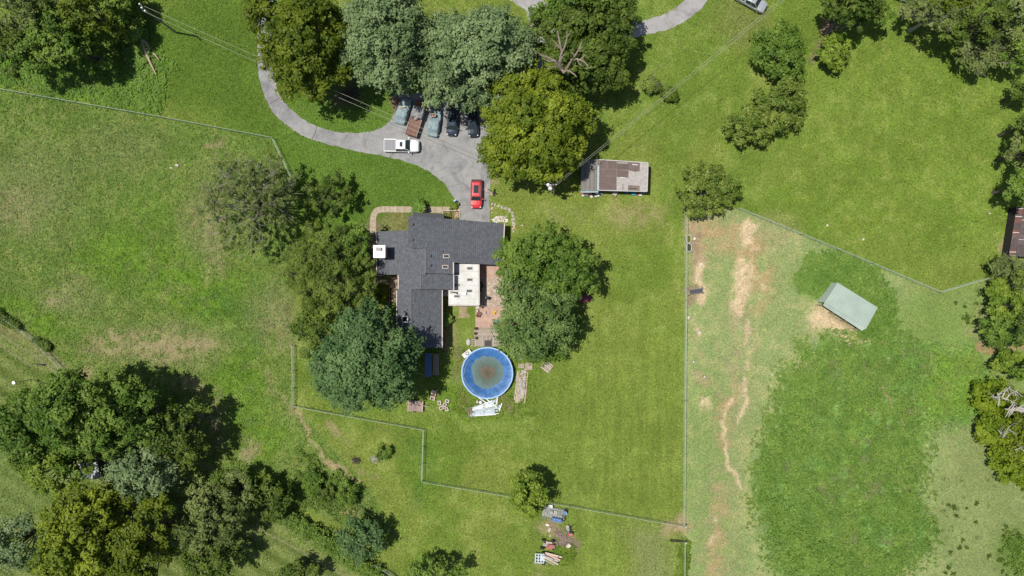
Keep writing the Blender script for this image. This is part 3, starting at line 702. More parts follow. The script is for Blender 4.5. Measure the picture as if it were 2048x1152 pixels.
for i in range(4): MB().box(0, -.5+i*.33, .58+i*.03, .5, .12, .05).build('rung', GDK, ld)
lp = MB()
sk = thing('white_sack', 'rounded pale stone coloured cover lying left of the pool deck', 'cover', P(937.5, 684))
for z, r in ((0, .42), (.25, .46), (.45, .36), (.58, .16)): pass
mb = MB(); rings = [(0, .44), (.2, .47), (.42, .38), (.56, .2), (.6, .03)]
vs = []; n = 14
for z, r in rings:
    for i in range(n):
        a = 2*math.pi*i/n; vs.append((r*math.cos(a)*.9, r*math.sin(a)*1.35, z))
mb.add(vs, [(k*n+i, k*n+(i+1) % n, (k+1)*n+(i+1) % n, (k+1)*n+i) for k in range(len(rings)-1) for i in range(n)])
mb.build('cover_shell', mat('pale_stone', (.5,.48,.43), .8, var=.2, scale=6), sk, smooth=True)
# pool
pc = P(974.3, 746, 1.25); pool = thing('swimming_pool', 'round above ground pool under a blue cover with a murky puddle', 'swimming pool', Vector((pc.x, pc.y, 0)))
PR = 4.03
MB().ring(0, 0, 0, 1.22, PR-.06, PR, 64).build('pool_wall', mat('pool_wall', (.35,.42,.52), .5), pool)
rim = MB()
for i in range(48):
    a0, a1 = 2*math.pi*i/48, 2*math.pi*(i+1)/48
    rim.ring  # one capping piece per panel of the wall
    j = random.uniform(-.02, .02); r0, r1 = PR-.12+j, PR+.09+j
    t = [(r0*math.cos(a0), r0*math.sin(a0), 1.3), (r1*math.cos(a0), r1*math.sin(a0), 1.3), (r1*math.cos(a1), r1*math.sin(a1), 1.3), (r0*math.cos(a1), r0*math.sin(a1), 1.3)]
    rim.prism(t, [(x, y, 1.235) for x, y, _ in t])
rim.build('rim', mat('pool_rim', (.28,.44,.68), .45, var=.22, scale=3, blotch=.05), pool)
na, nr = 96, 30; A, RR = np.meshgrid(np.linspace(0, 2*np.pi, na, endpoint=False), np.linspace(.001, 1, nr), indexing='ij')
X = RR*(PR-.07)*np.cos(A); Y = RR*(PR-.07)*np.sin(A)
Z = .62+.58*sm(RR, .52, 1.02)+.05*(fbm(A*20, RR*3, 5, 41)-.5)*sm(RR, .55, .8)+.045*np.sin(A*23+3*np.sin(A*5))*sm(RR, .55, .75)*(1-sm(RR, .85, 1))+.05*(fbm(X*10+500, Y*10+500, 8, 5)-.5)*sm(RR, .5, .7)
Z = Z-.10*np.exp(-((np.abs((A-5.22+np.pi) % (2*np.pi)-np.pi))/.03)**2)*sm(RR, .6, .7)-.09*np.exp(-((A-2.35)/.03)**2)*sm(RR, .55, .65)
ii = np.arange(na*nr).reshape(na, nr); jj = np.roll(ii, -1, 0)
fcs = np.stack([ii[:, :-1], ii[:, 1:], jj[:, 1:], jj[:, :-1]], -1).reshape(-1, 4)
link('cover', np_mesh('cover', np.stack([X, Y, Z], -1).reshape(-1, 3), fcs, mat('blue_cover', (.034,.120,.320), .5, var=.22, scale=1.2, color2=(.05,.165,.39)), smooth=True), pool)
# puddle on the cover, stained with leaf silt
pm = bpy.data.materials.new('murky_puddle'); pm.use_nodes = True; t = pm.node_tree; b = t.nodes['Principled BSDF']; b.inputs['Roughness'].default_value = .22
tc3 = t.nodes.new('ShaderNodeTexCoord'); mp = t.nodes.new('ShaderNodeMapping'); mp.inputs['Location'].default_value = (-.0, -.05, 0)
ln_ = t.nodes.new('ShaderNodeVectorMath'); ln_.operation = 'LENGTH'; t.links.new(tc3.outputs['Object'], mp.inputs[0]); t.links.new(mp.outputs[0], ln_.inputs[0])
nz = t.nodes.new('ShaderNodeTexNoise'); nz.inputs['Scale'].default_value = 1.1; nz.inputs['Detail'].default_value = 7; t.links.new(tc3.outputs['Object'], nz.inputs['Vector'])
ad = t.nodes.new('ShaderNodeMath'); ad.operation = 'MULTIPLY_ADD'; ad.inputs[1].default_value = 1.5; t.links.new(nz.outputs['Fac'], ad.inputs[0]); t.links.new(ln_.outputs['Value'], ad.inputs[2])
rr = t.nodes.new('ShaderNodeValToRGB'); e = rr.color_ramp.elements; mr2 = t.nodes.new('ShaderNodeMapRange'); mr2.inputs[1].default_value = 0; mr2.inputs[2].default_value = 3.6; t.links.new(ad.outputs[0], mr2.inputs[0]); t.links.new(mr2.outputs[0], rr.inputs[0])
e[0].position = .52; e[0].color = (.135,.112,.078,1); e[1].position = .62; e[1].color = (.085,.125,.095,1); q = e.new(.95); q.color = (.115,.185,.19,1)
t.links.new(rr.outputs[0], b.inputs['Base Color'])
pud = MB(); vs = [(0.1, .1, .745)]
for i in range(60):
    a = 2*math.pi*i/60; r = 2.62+.16*math.sin(3*a+1)+.09*math.sin(7*a); vs.append((.03+r*math.cos(a), .12+r*1.0*math.sin(a), .745))
pud.add(vs, [(0, i+1, (i+1) % 60+1) for i in range(60)]); pud.build('puddle', pm, pool)
lv = []; lf = []; tt = []
for i in range(420):
    a = random.uniform(0, 6.283); r = abs(random.gauss(0, 1.0)); x, y = r*math.cos(a), r*1.2*math.sin(a)-.1; s = random.uniform(.03, .08); g = random.uniform(0, 3)
    b0 = len(lv); lv += [(x+s*math.cos(g+k*1.57)*(1 if k % 2 else .6), y+s*math.sin(g+k*1.57)*(1 if k % 2 else .6), .752+random.uniform(0, .008)) for k in range(4)]; lf.append((b0, b0+1, b0+2, b0+3)); tt.append(random.random())
ll = link('leaf_litter', np_mesh('leaf_litter', lv, lf, mat('litter', (.085,.065,.04), .9, var=.4, scale=9)), pool); ll['kind'] = 'stuff'
pp = MB(); a0 = [(PR-.42-.1*math.sin(k*.6))*math.cos(2.55+k*.1) for k in range(16)]
pts = [((PR-.42-.12*math.sin(k*.7))*math.cos(2.5+k*.12), (PR-.42-.12*math.sin(k*.7))*math.sin(2.5+k*.12), 1.19) for k in range(17)]
pp.tube(pts, .025, n=5).build('cable', mat('cable_grey', (.45,.45,.42), .5), pool)
pb = thing('white_board', 'white panel with a round ring resting against the pool', 'panel', P(934, 707, .3), R(38))
MB().box(0, 0, .3, 1.5, .78, .07).build('panel', mat('dull_white', (.68,.66,.62), .7), pb, bevel=.015); MB().ring(.1, 0, .34, .42, .2, .27, 18).build('ring', DGL, pb)
# blue lean-to in the shade under the wing
bl = thing('lean_to', 'narrow blue sheet roof in shade behind the lower house wing', 'lean-to', P(862, 727, 0))
BLU = mat('blue_sheet', (.075,.15,.27), .5, var=.15)
for i in range(3): MB().box(-.55+i*.36, 0, 2.0-.02*i, .35, 3.7, .05, ry=R(3)).build('roof_sheet', BLU, bl)
MB().box(.85, -.1, .5, 1.0, 3.4, .06).build('shelf', WOOD, bl)
for x in (-1.0, .3):
    for y in (-1.7, 1.7): MB().box(x, y, .95, .1, .1, 1.9).build('post', WOOD, bl)
# ================================================================== OTHER BUILDINGS
# workshop with patched flat roof
shed = thing('workshop_shed', 'low workshop with patched brown and pale flat roof beside the lawn', 'shed', P(1228, 352))
zS = lambda X, Y: 2.75+.04*(Y-17); zL = lambda X, Y: 2.45+.04*(Y-17)
PALE = mat('bleached_deck', (.40,.37,.345), .9, var=.22, scale=2.2, bump=.3); FELT = mat('brown_felt', (.150,.112,.10), .9, var=.16, scale=1.4, blotch=.10)
GRYB = mat('grey_boards', (.23,.22,.20), .9, var=.25, scale=2.5, blotch=.12)
main = [(1198,319.5),(1296,326),(1294,382.5),(1197,380)]
rf = slab('roof', main, zS, .14, PALE, shed); walls(main, zS, shed, .25, mat('dark_wall', (.06,.05,.045), .9))
walls([(1162,319),(1197.5,319.5),(1196.5,381),(1161.5,382)], zL, shed, .2, mat('dark_wall', (.06,.05,.045), .9))
for i in range(4):
    x0 = 1162+i*8.9; slab('roof_sheet', [(x0,318.5),(x0+8.5,318.7),(x0+8.3,381),(x0-.2,381.3)], zL, .05, GRYB, shed, dz=random.uniform(-.01, .02))
for i in range(12):
    x0 = 1163.5+i*2.95; trim([(x0,319),(x0-.2,380.5)], zL, .04, .02, mat('board_batten', (.17,.16,.15), .9), 'batten', shed, dz=.035)
slab('flashing', [(1161.5,381.6),(1197,381.6),(1197,385),(1161.5,385.5)], zL, .03, mat('blue_flashing', (.27,.35,.37), .5, var=.2), shed, dz=-.02)
trim([(1196.6,330),(1196,380)], zS, .28, .05, mat('pale_flashing', (.38,.44,.46), .5, var=.3, scale=4), 'flashing', shed, dz=.02)
for poly in ([(1198.5,320.2),(1215,321.3),(1215,338),(1198.5,338)],[(1215.3,321.3),(1233.4,322.6),(1233.4,338.2),(1215.3,338)],[(1198.5,338.3),(1233.4,338.5),(1233.4,352),(1198.5,352)],[(1198.3,352.3),(1233,352.3),(1232.8,380),(1198,379.6)],
             [(1233.8,322.6),(1258,324),(1258,340),(1233.8,340)],[(1258.3,324.2),(1279.8,325.6),(1279,342.5),(1270,343.5),(1258.3,341)],[(1233.8,340.3),(1257.5,340.8),(1256.5,355),(1233.8,354)]):
    slab('felt_sheet', poly, zS, .02, FELT, rf, dz=.022+random.uniform(0, .008))
for poly in ([(1234,325.3),(1245,325.6),(1256,326),(1256,327),(1234,326.3)],[(1264,328),(1276,329.4),(1276,331),(1264,329.6)],[(1240,354.3),(1250,355),(1250,356.3),(1240,355.6)]):
    slab('loose_strip', poly, zS, .02, mat('bright_strip', (.66,.64,.62), .6), rf, dz=.055)
hb = slab('hatch_board', [(1256,370.5),(1279,371.5),(1279,382),(1255.5,381.5)], zS, .04, mat('hatch_brown', (.20,.16,.13), .9), rf, dz=.04)
slab('slot', [(1257.5,376.4),(1274,376.8),(1274,378.4),(1257.5,378)], zS, .02, VENT, rf, dz=.055); slab('slot', [(1259,371.6),(1266,372),(1266,373),(1259,372.6)], zS, .02, VENT, rf, dz=.055); slab('slot', [(1245,368),(1246.4,368),(1246.4,381),(1245,381)], zS, .02, mat('grey_slot', (.12,.11,.11), .8), rf, dz=.02)
WTR = mat('white_fascia', (.52,.50,.48), .6, var=.15, scale=3)
for pts in ([(1296.2,326),(1294.4,382.5)],[(1197,380.6),(1294.3,383.2)],[(1198,319),(1296,325.6)]): trim(pts, zS, .10, .22, WTR, 'fascia', shed, dz=.03)
# slope-roofed barn at the right edge
barn = thing('rusty_barn', 'low barn with rusty brown metal roof at the right edge', 'barn', P(2060, 465))
zB = lambda X, Y: 1.9+.22*(X-77.5)-.04*Y
RST = mat('rusty_sheet', (.10,.075,.07), .7, .1, var=.3, scale=1.8, blotch=.22); RST2 = mat('red_rust', (.15,.072,.055), .75, .1, var=.35, scale=3, blotch=.15)
bL = lambda y: 2033-(y-413)*.160; walls([(2033,413),(2095,417),(2080,516),(2018,511.5)], zB, barn, .05, mat('black_wall', (.025,.022,.02), .95))
yy = 413.0; k = 0
for h, mm_ in ((3,0),(11,1),(6,0),(13,1),(4,0),(9,0),(11,1),(9,0),(10,0),(9,0),(8,1),(6,1)):
    x0, x1 = bL(yy), bL(yy+h)
    slab('roof_sheet', [(x0,yy),(x0+13,yy+.8),(x1+13,yy+h+.6),(x1,yy+h-.2)], zB, .04, (RST, RST2)[mm_], barn, dz=.02+.02*(k % 2)); yy += h; k += 1
yy = 413.0
for h in (17,14,22,24,22):
    x0, x1 = bL(yy)+13.3, bL(yy+h)+13.3
    slab('roof_sheet', [(x0,yy+.8),(x0+44,yy+4),(x1+44,yy+h+3),(x1,yy+h+.6)], zB, .04, RST, barn, dz=.03+.015*random.random()); yy += h
for y0 in (417, 433, 465, 504, 511): trim([(bL(y0),y0),(bL(y0)+13,y0+.4)], zB, .12, .03, WTR, 'roof_strip', barn, dz=.09)
for y0 in (434, 473): trim([(bL(y0)+13,y0+6),(bL(y0)+38,y0+7)], zB, .08, .03, WTR, 'roof_strip', barn, dz=.09)
# green-grey run-in shelter
sh = thing('field_shelter', 'pale green metal run-in shelter standing on bare soil', 'shelter', P(1697, 614))
A_, B_, C_, D_, E_, F_ = P(1675,565,2.3), P(1755.5,615,2.3), P(1733,656,3.2), P(1723.6,661.5,2.8), P(1645.8,610.8,2.8), P(1648.8,604.8,3.2)
SHM = bpy.data.materials.new('ribbed_green'); SHM.use_nodes = True; t = SHM.node_tree; b = t.nodes['Principled BSDF']; b.inputs['Roughness'].default_value = .45; b.inputs['Metallic'].default_value = .0
tc4 = t.nodes.new('ShaderNodeTexCoord'); nz = t.nodes.new('ShaderNodeTexNoise'); nz.inputs['Scale'].default_value = .5; nz.inputs['Detail'].default_value = 5; t.links.new(tc4.outputs['Object'], nz.inputs['Vector'])
rp = t.nodes.new('ShaderNodeValToRGB'); rp.color_ramp.elements[0].color = (.36,.44,.38,1); rp.color_ramp.elements[1].color = (.42,.50,.43,1); rp.color_ramp.elements[0].position = .35; rp.color_ramp.elements[1].position = .65
t.links.new(nz.outputs['Fac'], rp.inputs[0]); t.links.new(rp.outputs[0], b.inputs['Base Color'])
n = 9
for i in range(n):
    a, c = i/n+.003, (i+1)/n-.003
    q = [F_.lerp(C_, a), F_.lerp(C_, c), A_.lerp(B_, c), A_.lerp(B_, a)]
    mb = MB(); mb.prism(q, [v-Vector((0, 0, .05)) for v in q])
    for rr_ in (.0, .5):                        # raised ribs
        u = a+(c-a)*rr_; lo_, hi_ = F_.lerp(C_, u), A_.lerp(B_, u); d = (C_-F_).normalized()*.045
        tq = [lo_-d+Vector((0,0,.06)), lo_+d+Vector((0,0,.06)), hi_+d+Vector((0,0,.06)), hi_-d+Vector((0,0,.06))]; mb.prism(tq, [v-Vector((0,0,.05)) for v in tq])
    mb.build('roof_sheet', SHM, sh, world=True)
q = [E_, D_, C_+(D_-C_)*.02, F_+(E_-F_)*.02]; MB().prism(q, [v-Vector((0, 0, .05)) for v in q]).build('front_sheet', SHM, sh, world=True)
WLM = mat('pale_metal_wall', (.60,.66,.63), .5, var=.1)
def vwall(a, c, name='wall', m=WLM, gap=0):
    mb = MB(); d = (c-a); d.z = 0; d.normalize(); nn = Vector((-d.y, d.x, 0))*.04
    a2 = a+nn*3; c2 = c+nn*3
    tp = [a2-nn-Vector((0,0,.08)), c2-nn-Vector((0,0,.08)), c2+nn-Vector((0,0,.08)), a2+nn-Vector((0,0,.08))]
    mb.prism(tp, [(v.x, v.y, 0) for v in tp]); return mb.build(name, m, sh, world=True)
def gw(p): return p
vwall(A_, F_+(A_-F_)*0.03); vwall(B_, A_); vwall(C_+(B_-C_)*.03, B_)
for u in (.02, .34, .66, .98):
    p = E_.lerp(D_, u)+(F_-E_)*.25; MB().box(p.x, p.y, 1.35, .14, .14, 2.7).build('post', WOOD, sh, world=True)
# grey tin roof glimpsed through the trees
gs = thing('tin_shed', 'small grey tin roof glimpsed between the big trees lower left', 'shed', P(180, 941, 0)); q = P(180, 941, 12)
mb = MB(); w_ = P(178, 941, 3.0)-gs.location
for i in range(3): MB().box(w_.x-1.0+i*1.05, w_.y, 3.0+.05*i, 1.02, 2.6, .06, rz=R(10)).build('roof_sheet', mat('grey_tin', (.36,.37,.40), .5, var=.15), gs)
MB().box(w_.x, w_.y, 1.45, 2.7, 2.2, 2.9, rz=R(10)).build('wall', mat('dark_wall', (.06,.05,.045)), gs)

# ================================================================== VEHICLES
TYR = mat('tyre_rubber', (.02,.02,.02), .9); RIM = mat('alloy_rim', (.5,.5,.52), .35, .7); GL = mat('car_glass', (.03,.045,.05), .08, var=.05, spec=.8)
LMP = mat('headlamp', (.75,.76,.78), .15, var=.05); TLM = mat('tail_lamp', (.35,.02,.02), .25, var=.05); BLK = mat('black_plastic', (.02,.02,.022), .6)
def loft(mb, st):
    n = len(st[0]); vs = [p for s in st for p in s]; fs = []
    for i in range(len(st)-1):
        for k in range(n-1): fs.append((i*n+k, (i+1)*n+k, (i+1)*n+k+1, i*n+k+1))
        fs.append((i*n+n-1, (i+1)*n+n-1, (i+1)*n, i*n))
    fs.append(tuple(range(n))); fs.append(tuple(range((len(st)-1)*n, len(st)*n))[::-1])
    return mb.add(vs, fs)
def bodysec(x, w, zt, zb=.28, crown=.04):
    return [(x, -w*.93, zb), (x, -w, zb+.15), (x, -w, zt*.78), (x, -w*.93, zt*.95), (x, -w*.6, zt+crown*.6), (x, 0, zt+crown), (x, w*.6, zt+crown*.6), (x, w*.93, zt*.95), (x, w, zt*.78), (x, w, zb+.15), (x, w*.93, zb)]
def wheels(t, L, W, r=.36, xs=None, rim=RIM):
    proto = None
    for x in xs or (-L*.30, L*.31):
        for s in (-1, 1):
            if proto is None:
                e = MB().wheelx(0, 0, 0, r, .23, 18).build('wheel', TYR, t, bevel=.03); MB().wheelx(0, 0, 0, r*.62, .245, 14).build('rim', rim, e); proto = e
            else: e = copy_tree(proto, t)
            e.location = (x, s*(W/2-.12), r)
def quadpart(t, name, pts, m, th=.02):
    a, b2, c = Vector(pts[0]), Vector(pts[1]), Vector(pts[2]); nn = (b2-a).cross(c-a).normalized()*th
    mb = MB(); mb.prism([Vector(p)+nn for p in pts], [Vector(p)-nn for p in pts]); return mb.build(name, m, t)
def car(name, label, px_, py_, rot, L, W, paint, pickup=False, hood=.27, hz=.95, rz_=1.5, sun=True, cat='car', wagon=True, z0=.03, beds=None):
    p = P(px_, py_, .8); t = thing(name, label, cat, Vector((p.x, p.y, z0)), rot)
    w = W/2; f = L/2; xr = -f
    hb_ = f-L*hood                                   # base of windscreen
    mb = MB()
    if not pickup:
        xs = [(xr, w*.78, hz*.62), (xr+.08, w*.9, hz*.9), (xr+.35, w*.98, hz), (xr+L*.35, w, hz), (hb_, w, hz), (f-.55, w*.96, hz*.93), (f-.18, w*.84, hz*.80), (f-.02, w*.66, hz*.62)]
        loft(mb, [bodysec(*s) for s in xs])
    else:
        bx = -f+L*.345
        xs = [(bx, w, hz), (hb_, w, hz*1.01), (f-.6, w*.98, hz*.97), (f-.16, w*.88, hz*.86), (f-.02, w*.72, hz*.66)]
        loft(mb, [bodysec(*s, .38, .05) for s in xs])
    body = mb.build('body', paint, t, smooth=False)
    if pickup:
        bw = MB(); bx = -f+L*.345
        for s in (-1, 1): bw.box((bx-f)/2, s*(w-.07), (hz+.4)/2, bx+f-.01, .13, hz-.4)
        bw.box(-f+.06, 0, (hz+.42)/2, .1, W-.28, hz-.46); bw.box(bx-.08, 0, (hz+.4)/2, .1, W-.28, hz-.45)
        bw.build('cargo_bed', paint, t, bevel=.02)
        MB().box((bx-f)/2, 0, .55, bx+f-.2, W-.3, .06).build('bed_floor', beds or BLK, t)
    cabr = (-f+L*.345+.03) if pickup else xr+.12
    rb, rt_ = cabr, cabr+(.12 if pickup else .38)
    wt = hb_-L*.125; gw_, rw = w*.9, w*.72
    # greenhouse core
    core = MB(); core.prism([(rt_+.05, -rw+.04, rz_-.05), (wt-.03, -rw+.04, rz_-.05), (wt-.03, rw-.04, rz_-.05), (rt_+.05, rw-.04, rz_-.05)], [(rb+.05, -gw_+.05, hz-.05), (hb_-.05, -gw_+.05, hz-.05), (hb_-.05, gw_-.05, hz-.05), (rb+.05, gw_-.05, hz-.05)])
    core.build('cabin', BLK, t)
    quadpart(t, 'windshield', [(hb_, -gw_+.08, hz+.02), (hb_, gw_-.08, hz+.02), (wt+.02, rw-.05, rz_-.03), (wt+.02, -rw+.05, rz_-.03)], GL)
    quadpart(t, 'rear_window', [(rb, gw_-.08, hz+.04), (rb, -gw_+.08, hz+.04), (rt_-.02, -rw+.05, rz_-.03), (rt_-.02, rw-.05, rz_-.03)], GL)
    for s in (-1, 1):
        md = (rb+hb_)/2; mt = (rt_+wt)/2
        for (a0, a1, b0, b1) in ((rb+.12, md-.04, rt_+.08, mt-.04), (md+.04, hb_-.12, mt+.04, wt-.08)):
            pts = [(a0, s*gw_, hz+.03), (a1, s*gw_, hz+.03), (b1, s*rw, rz_-.04), (b0, s*rw, rz_-.04)]
            quadpart(t, 'side_window', pts if s < 0 else pts[::-1], GL)
        for pa, pb_, pr_ in (((hb_+.04, s*(gw_-.02), hz), (wt, s*(rw-.01), rz_-.01), .05), ((rb-.02, s*(gw_-.03), hz), (rt_, s*(rw-.02), rz_-.02), .05), ((md, s*(gw_-.005), hz), (mt, s*rw, rz_-.02), .04)): MB().tube([pa, pb_], pr_, n=5).build('pillar', paint, t)
        m_ = MB().box(hb_-.22, s*(w+.12), hz+.1, .16, .24, .16); m_.build('mirror', paint, t, bevel=.03)
        MB().box(f-.22, s*w*.72, hz*.76, .2, w*.22, .12, rz=-s*R(25)).build('headlight', LMP, t, bevel=.03)
        MB().box(-f+.03, s*w*.78, hz*.8, .08, .16, .28).build('taillight', TLM, t)
    roof = MB(); L2 = wt-rt_
    loft(roof, [[(x, -ww, z), (x, -ww*.7, z+c_), (x, ww*.7, z+c_), (x, ww, z), (x, ww*.8, z-.05), (x, -ww*.8, z-.05)] for x, ww, z, c_ in ((rt_-.06, rw*.9, rz_-.04, .03), (rt_+.15, rw, rz_, .05), ((rt_+wt)/2, rw*1.02, rz_+.02, .06), (wt-.15, rw, rz_, .05), (wt+.03, rw*.92, rz_-.03, .03))])
    roof.build('roof', paint, t)
    if sun: MB().box(rt_+L2*(.55 if pickup else .5), 0, rz_+.07, L2*(.32 if pickup else .55), rw*(1.05 if pickup else 1.2), .035).build('sunroof', GL, t, bevel=.01)
    MB().box(f-.06, 0, .48, .12, W*.72, .22).build('front_bumper', BLK if not pickup else paint, t, bevel=.03); MB().box(-f+.02, 0, .5, .14, W*.8, .2).build('rear_bumper', BLK if not pickup else RIM, t, bevel=.03)
    MB().box(f-.03, 0, hz*.66, .06, W*.42, .16).build('grille', BLK, t)
    hl = MB()
    for s in (-1, 1): hl.box((hb_+f-.45)/2, s*w*.52, hz*.985+.03, f-hb_-.7, .03, .02)
    hl.build('hood_crease', paint, t)
    wheels(t, L, W, .40 if pickup else .35)
    return t
RED = mat('red_paint', (.62,.035,.045), .3, var=.05, coat=.6, spec=.5); WPT = mat('white_paint', (.78,.79,.81), .35, var=.03, coat=.3)
SLV = mat('silver_paint', (.48,.51,.53), .3, .35, var=.05, coat=.4); NAV = mat('navy_paint', (.04,.055,.085), .22, .2, var=.05, coat=.6); BKP = mat('black_paint', (.03,.04,.055), .2, .2, var=.05, coat=.6)
GM2 = mat('rack_grey', (.25,.2,.2), .5)
rc = car('red_suv', 'red crossover parked nose to the house on the drive', 952.8, 388, R(-91), 4.6, 1.84, RED)
for s in (-1, 1): MB().box(-.35, s*.66, 1.56, 2.0, .035, .04).build('roof_rack', GM2, rc, bevel=.01)
wp = car('white_pickup', 'white crew cab pickup with grey bed cover crossing the drive', 803.5, 291.5, R(-1), 5.6, 2.02, WPT, pickup=True, hood=.25, hz=1.12, rz_=1.82, cat='pickup truck')
BC = mat('bed_cover_grey', (.26,.26,.28), .6, var=.06)
for i in range(4): MB().box(-2.75+.26+i*.465, 0, 1.16, .455, 1.72, .05).build('bed_cover_panel', BC, wp, bevel=.01)
sp2 = car('silver_pickup', 'silver crew cab pickup parked on grass at the top edge', 1502.5, 1.5, R(-29), 5.3, 1.9, SLV, pickup=True, hood=.25, hz=1.08, rz_=1.75, sun=False, cat='pickup truck', z0=.0)
car('blue_hatchback', 'dark blue hatchback half under the silvery trees', 905, 245, R(-95), 4.2, 1.78, NAV, hz=.9, rz_=1.42, hood=.22)
car('dark_sedan', 'dark sedan nosing out of deep shade, rightmost of the parked row', 945.5, 246, R(-86), 4.4, 1.76, BKP, hz=.9, rz_=1.4, sun=False)
# white trailer just entering the frame
ct = thing('white_trailer', 'white enclosed trailer mostly beyond the top edge', 'trailer', P(1798, -9, 0), R(-20))
MB().box(0, 0, 1.35, 4.4, 2.0, 1.7).build('box_body', WPT, ct, bevel=.12); wheels(ct, 1.5, 2.0, .35, xs=(-.4, .4)); MB().box(2.6, 0, .5, 1.0, .12, .1).build('hitch', BLK, ct)
# cars under covers
def covered(label, px_, py_, rot, L, W, m, seed, hgt=1.42):
    p = P(px_, py_, .9); t = thing('covered_car', label, 'covered car', Vector((p.x, p.y, .03)), rot)
    nu, nv = 64, 36; U, V = np.meshgrid(np.linspace(-1, 1, nu), np.linspace(-1, 1, nv), indexing='ij')
    fall = 1-np.abs(V)**10; X = U*L/2*(1-.03*np.abs(V)**4); Y = V*W/2*(1-.16*np.abs(U)**4)*(1-.03*np.cos(U*9))
    prof = .86+(hgt-.86)*(sm(U, -.80, -.42)*sm(-U, -.50, .02))
    side = 1-.16*np.clip((np.abs(V)-.55)/.4, 0, 1)**1.5*((prof-.8)/.6)
    edge = np.clip((1-np.abs(U))/.05, 0, 1)**.6*np.clip((1-np.abs(V))/.07, 0, 1)**.6
    Z = (prof*side)*edge+.18*(1-edge)
    wr = (fbm(X*100+seed*99, Y*100+40, 32, seed, 3)-.5)*.12+.03*np.sin(Y*9+fbm(X*100, Y*100, 60, seed+3)*14)
    Z = Z+wr*edge; X = X+(fbm(Y*100, Z*100, 30, seed+5)-.5)*.09; Y = Y+(fbm(X*100, Z*100+9, 30, seed+6)-.5)*.12
    ii = np.arange(nu*nv).reshape(nu, nv); fc_ = np.stack([ii[:-1, :-1], ii[1:, :-1], ii[1:, 1:], ii[:-1, 1:]], -1).reshape(-1, 4)
    link('car_cover', np_mesh('car_cover', np.stack([X, Y, Z], -1).reshape(-1, 3), fc_, m, smooth=True), t)
    wheels(t, L, W-.25, .3)
    return t
def strip(name, label, x, y, z, L, W, rot, m, th=.05, group=None, cat='board'):
    p = P(x, y, z); t = MB().box(0, 0, 0, L, W, th).build(name, m); t.location = (p.x, p.y, z); t.rotation_euler = (0, 0, rot); return tagit(t, label, cat, group)
CV = mat('pale_blue_cover', (.235,.315,.335), .6, var=.16, scale=2.2, blotch=.04)
covered('pale blue covered car leftmost in the parked row', 805.8, 222, R(72), 4.25, 1.95, CV, 3)
covered('pale blue covered car right of the flatbed truck', 868, 246.5, R(80), 4.3, 1.95, CV, 9)
CRM = mat('cream_wood', (.62,.52,.38), .8, var=.15)
strip('board', 'cream board across the roof of the leftmost covered car', 804.5, 214, 1.52, .95, .16, R(8), CRM)
strip('board', 'cream board low on the leftmost covered car, nearer its tail', 797, 234, 1.0, .85, .14, R(-18), CRM)
strip('board', 'shorter cream board above another on the leftmost covered car', 798.5, 230.5, 1.15, .7, .08, R(4), CRM)
strip('board', 'pale board near the hidden top end of the leftmost covered car', 811.5, 205, 1.08, .9, .14, R(-22), CRM)
strip('board', 'cream board standing lengthwise on the second covered car', 868.5, 253.5, 1.12, .6, .2, R(86), CRM)
strip('board', 'small pale board at left on the second covered car', 856, 256, 1.06, .35, .14, R(80), CRM)
cb = thing('cardboard_box', 'open cardboard box resting on top of the second covered car', 'box', P(866.5, 231, 1.45), R(5))
for a, sx, sy, ox, oy in ((0, .8, .04, 0, .24), (0, .8, .04, 0, -.24), (0, .04, .44, .38, 0), (0, .04, .44, -.38, 0), (0, .04, .44, 0, 0)): MB().box(ox, oy, .12, sx, sy, .24).build('side', CRM, cb)
MB().box(0, 0, .02, .72, .44, .03).build('bottom', mat('rust_brown', (.25,.13,.09), .9), cb)
# old flatbed truck
p = P(832, 241, .8); ft = thing('flatbed_truck', 'old rusty brown flatbed truck with grey tarp over its cab', 'truck', Vector((p.x, p.y, .03)), R(72))
RB = mat('rusty_bed', (.22,.125,.095), .85, var=.2, scale=2, blotch=.08)
for i in range(6): MB().box(-1.05, -.72+i*.288, .98, 2.95, .28, .06).build('bed_plank', RB, ft)
for s in (-1, 1): MB().box(-1.05, s*.92, 1.05, 3.0, .09, .22).build('bed_rail', mat('pale_rail', (.36,.27,.23), .8), ft)
MB().box(-2.55, 0, .9, .1, 1.8, .3).build('tailgate', mat('dark_rust', (.10,.03,.025), .8), ft)
MB().box(1.0, 0, .65, 3.6, .8, .2).build('chassis', BLK, ft)
nu, nv = 40, 36; U, V = np.meshgrid(np.linspace(-1, 1, nu), np.linspace(-1, 1, nv), indexing='ij')
X = 1.15+U*.98*(1-.06*np.abs(V)**3)+.12*np.sin(V*7)*(U < -.5); Y = V*1.0*(1-.12*np.abs(U)**4); ed = np.clip((1-np.abs(U))/.12, 0, 1)**.5*np.clip((1-np.abs(V))/.1, 0, 1)**.5
Z = .95+.85*ed+(fbm(X*100+700, Y*100+200, 26, 12, 3)-.5)*.26+.05*np.sin(X*11+Y*5)
ii = np.arange(nu*nv).reshape(nu, nv); fc_ = np.stack([ii[:-1, :-1], ii[1:, :-1], ii[1:, 1:], ii[:-1, 1:]], -1).reshape(-1, 4)
GTP = mat('grey_tarp', (.25,.25,.26), .6, var=.18, scale=3); link('cab_tarp', np_mesh('cab_tarp', np.stack([X, Y, Z], -1).reshape(-1, 3), fc_, GTP, smooth=True), ft)
MB().box(1.1, 0, 1.15, 1.5, 1.6, .95).build('cab', RB, ft)
tb = MB(); loft(tb, [bodysec(x, w, z, .5) for x, w, z in ((2.0, .8, 1.15), (2.7, .76, 1.1), (3.1, .66, .95))]); tb.build('hood', mat('hood_rust', (.24,.10,.07), .7, var=.4, scale=4), ft)
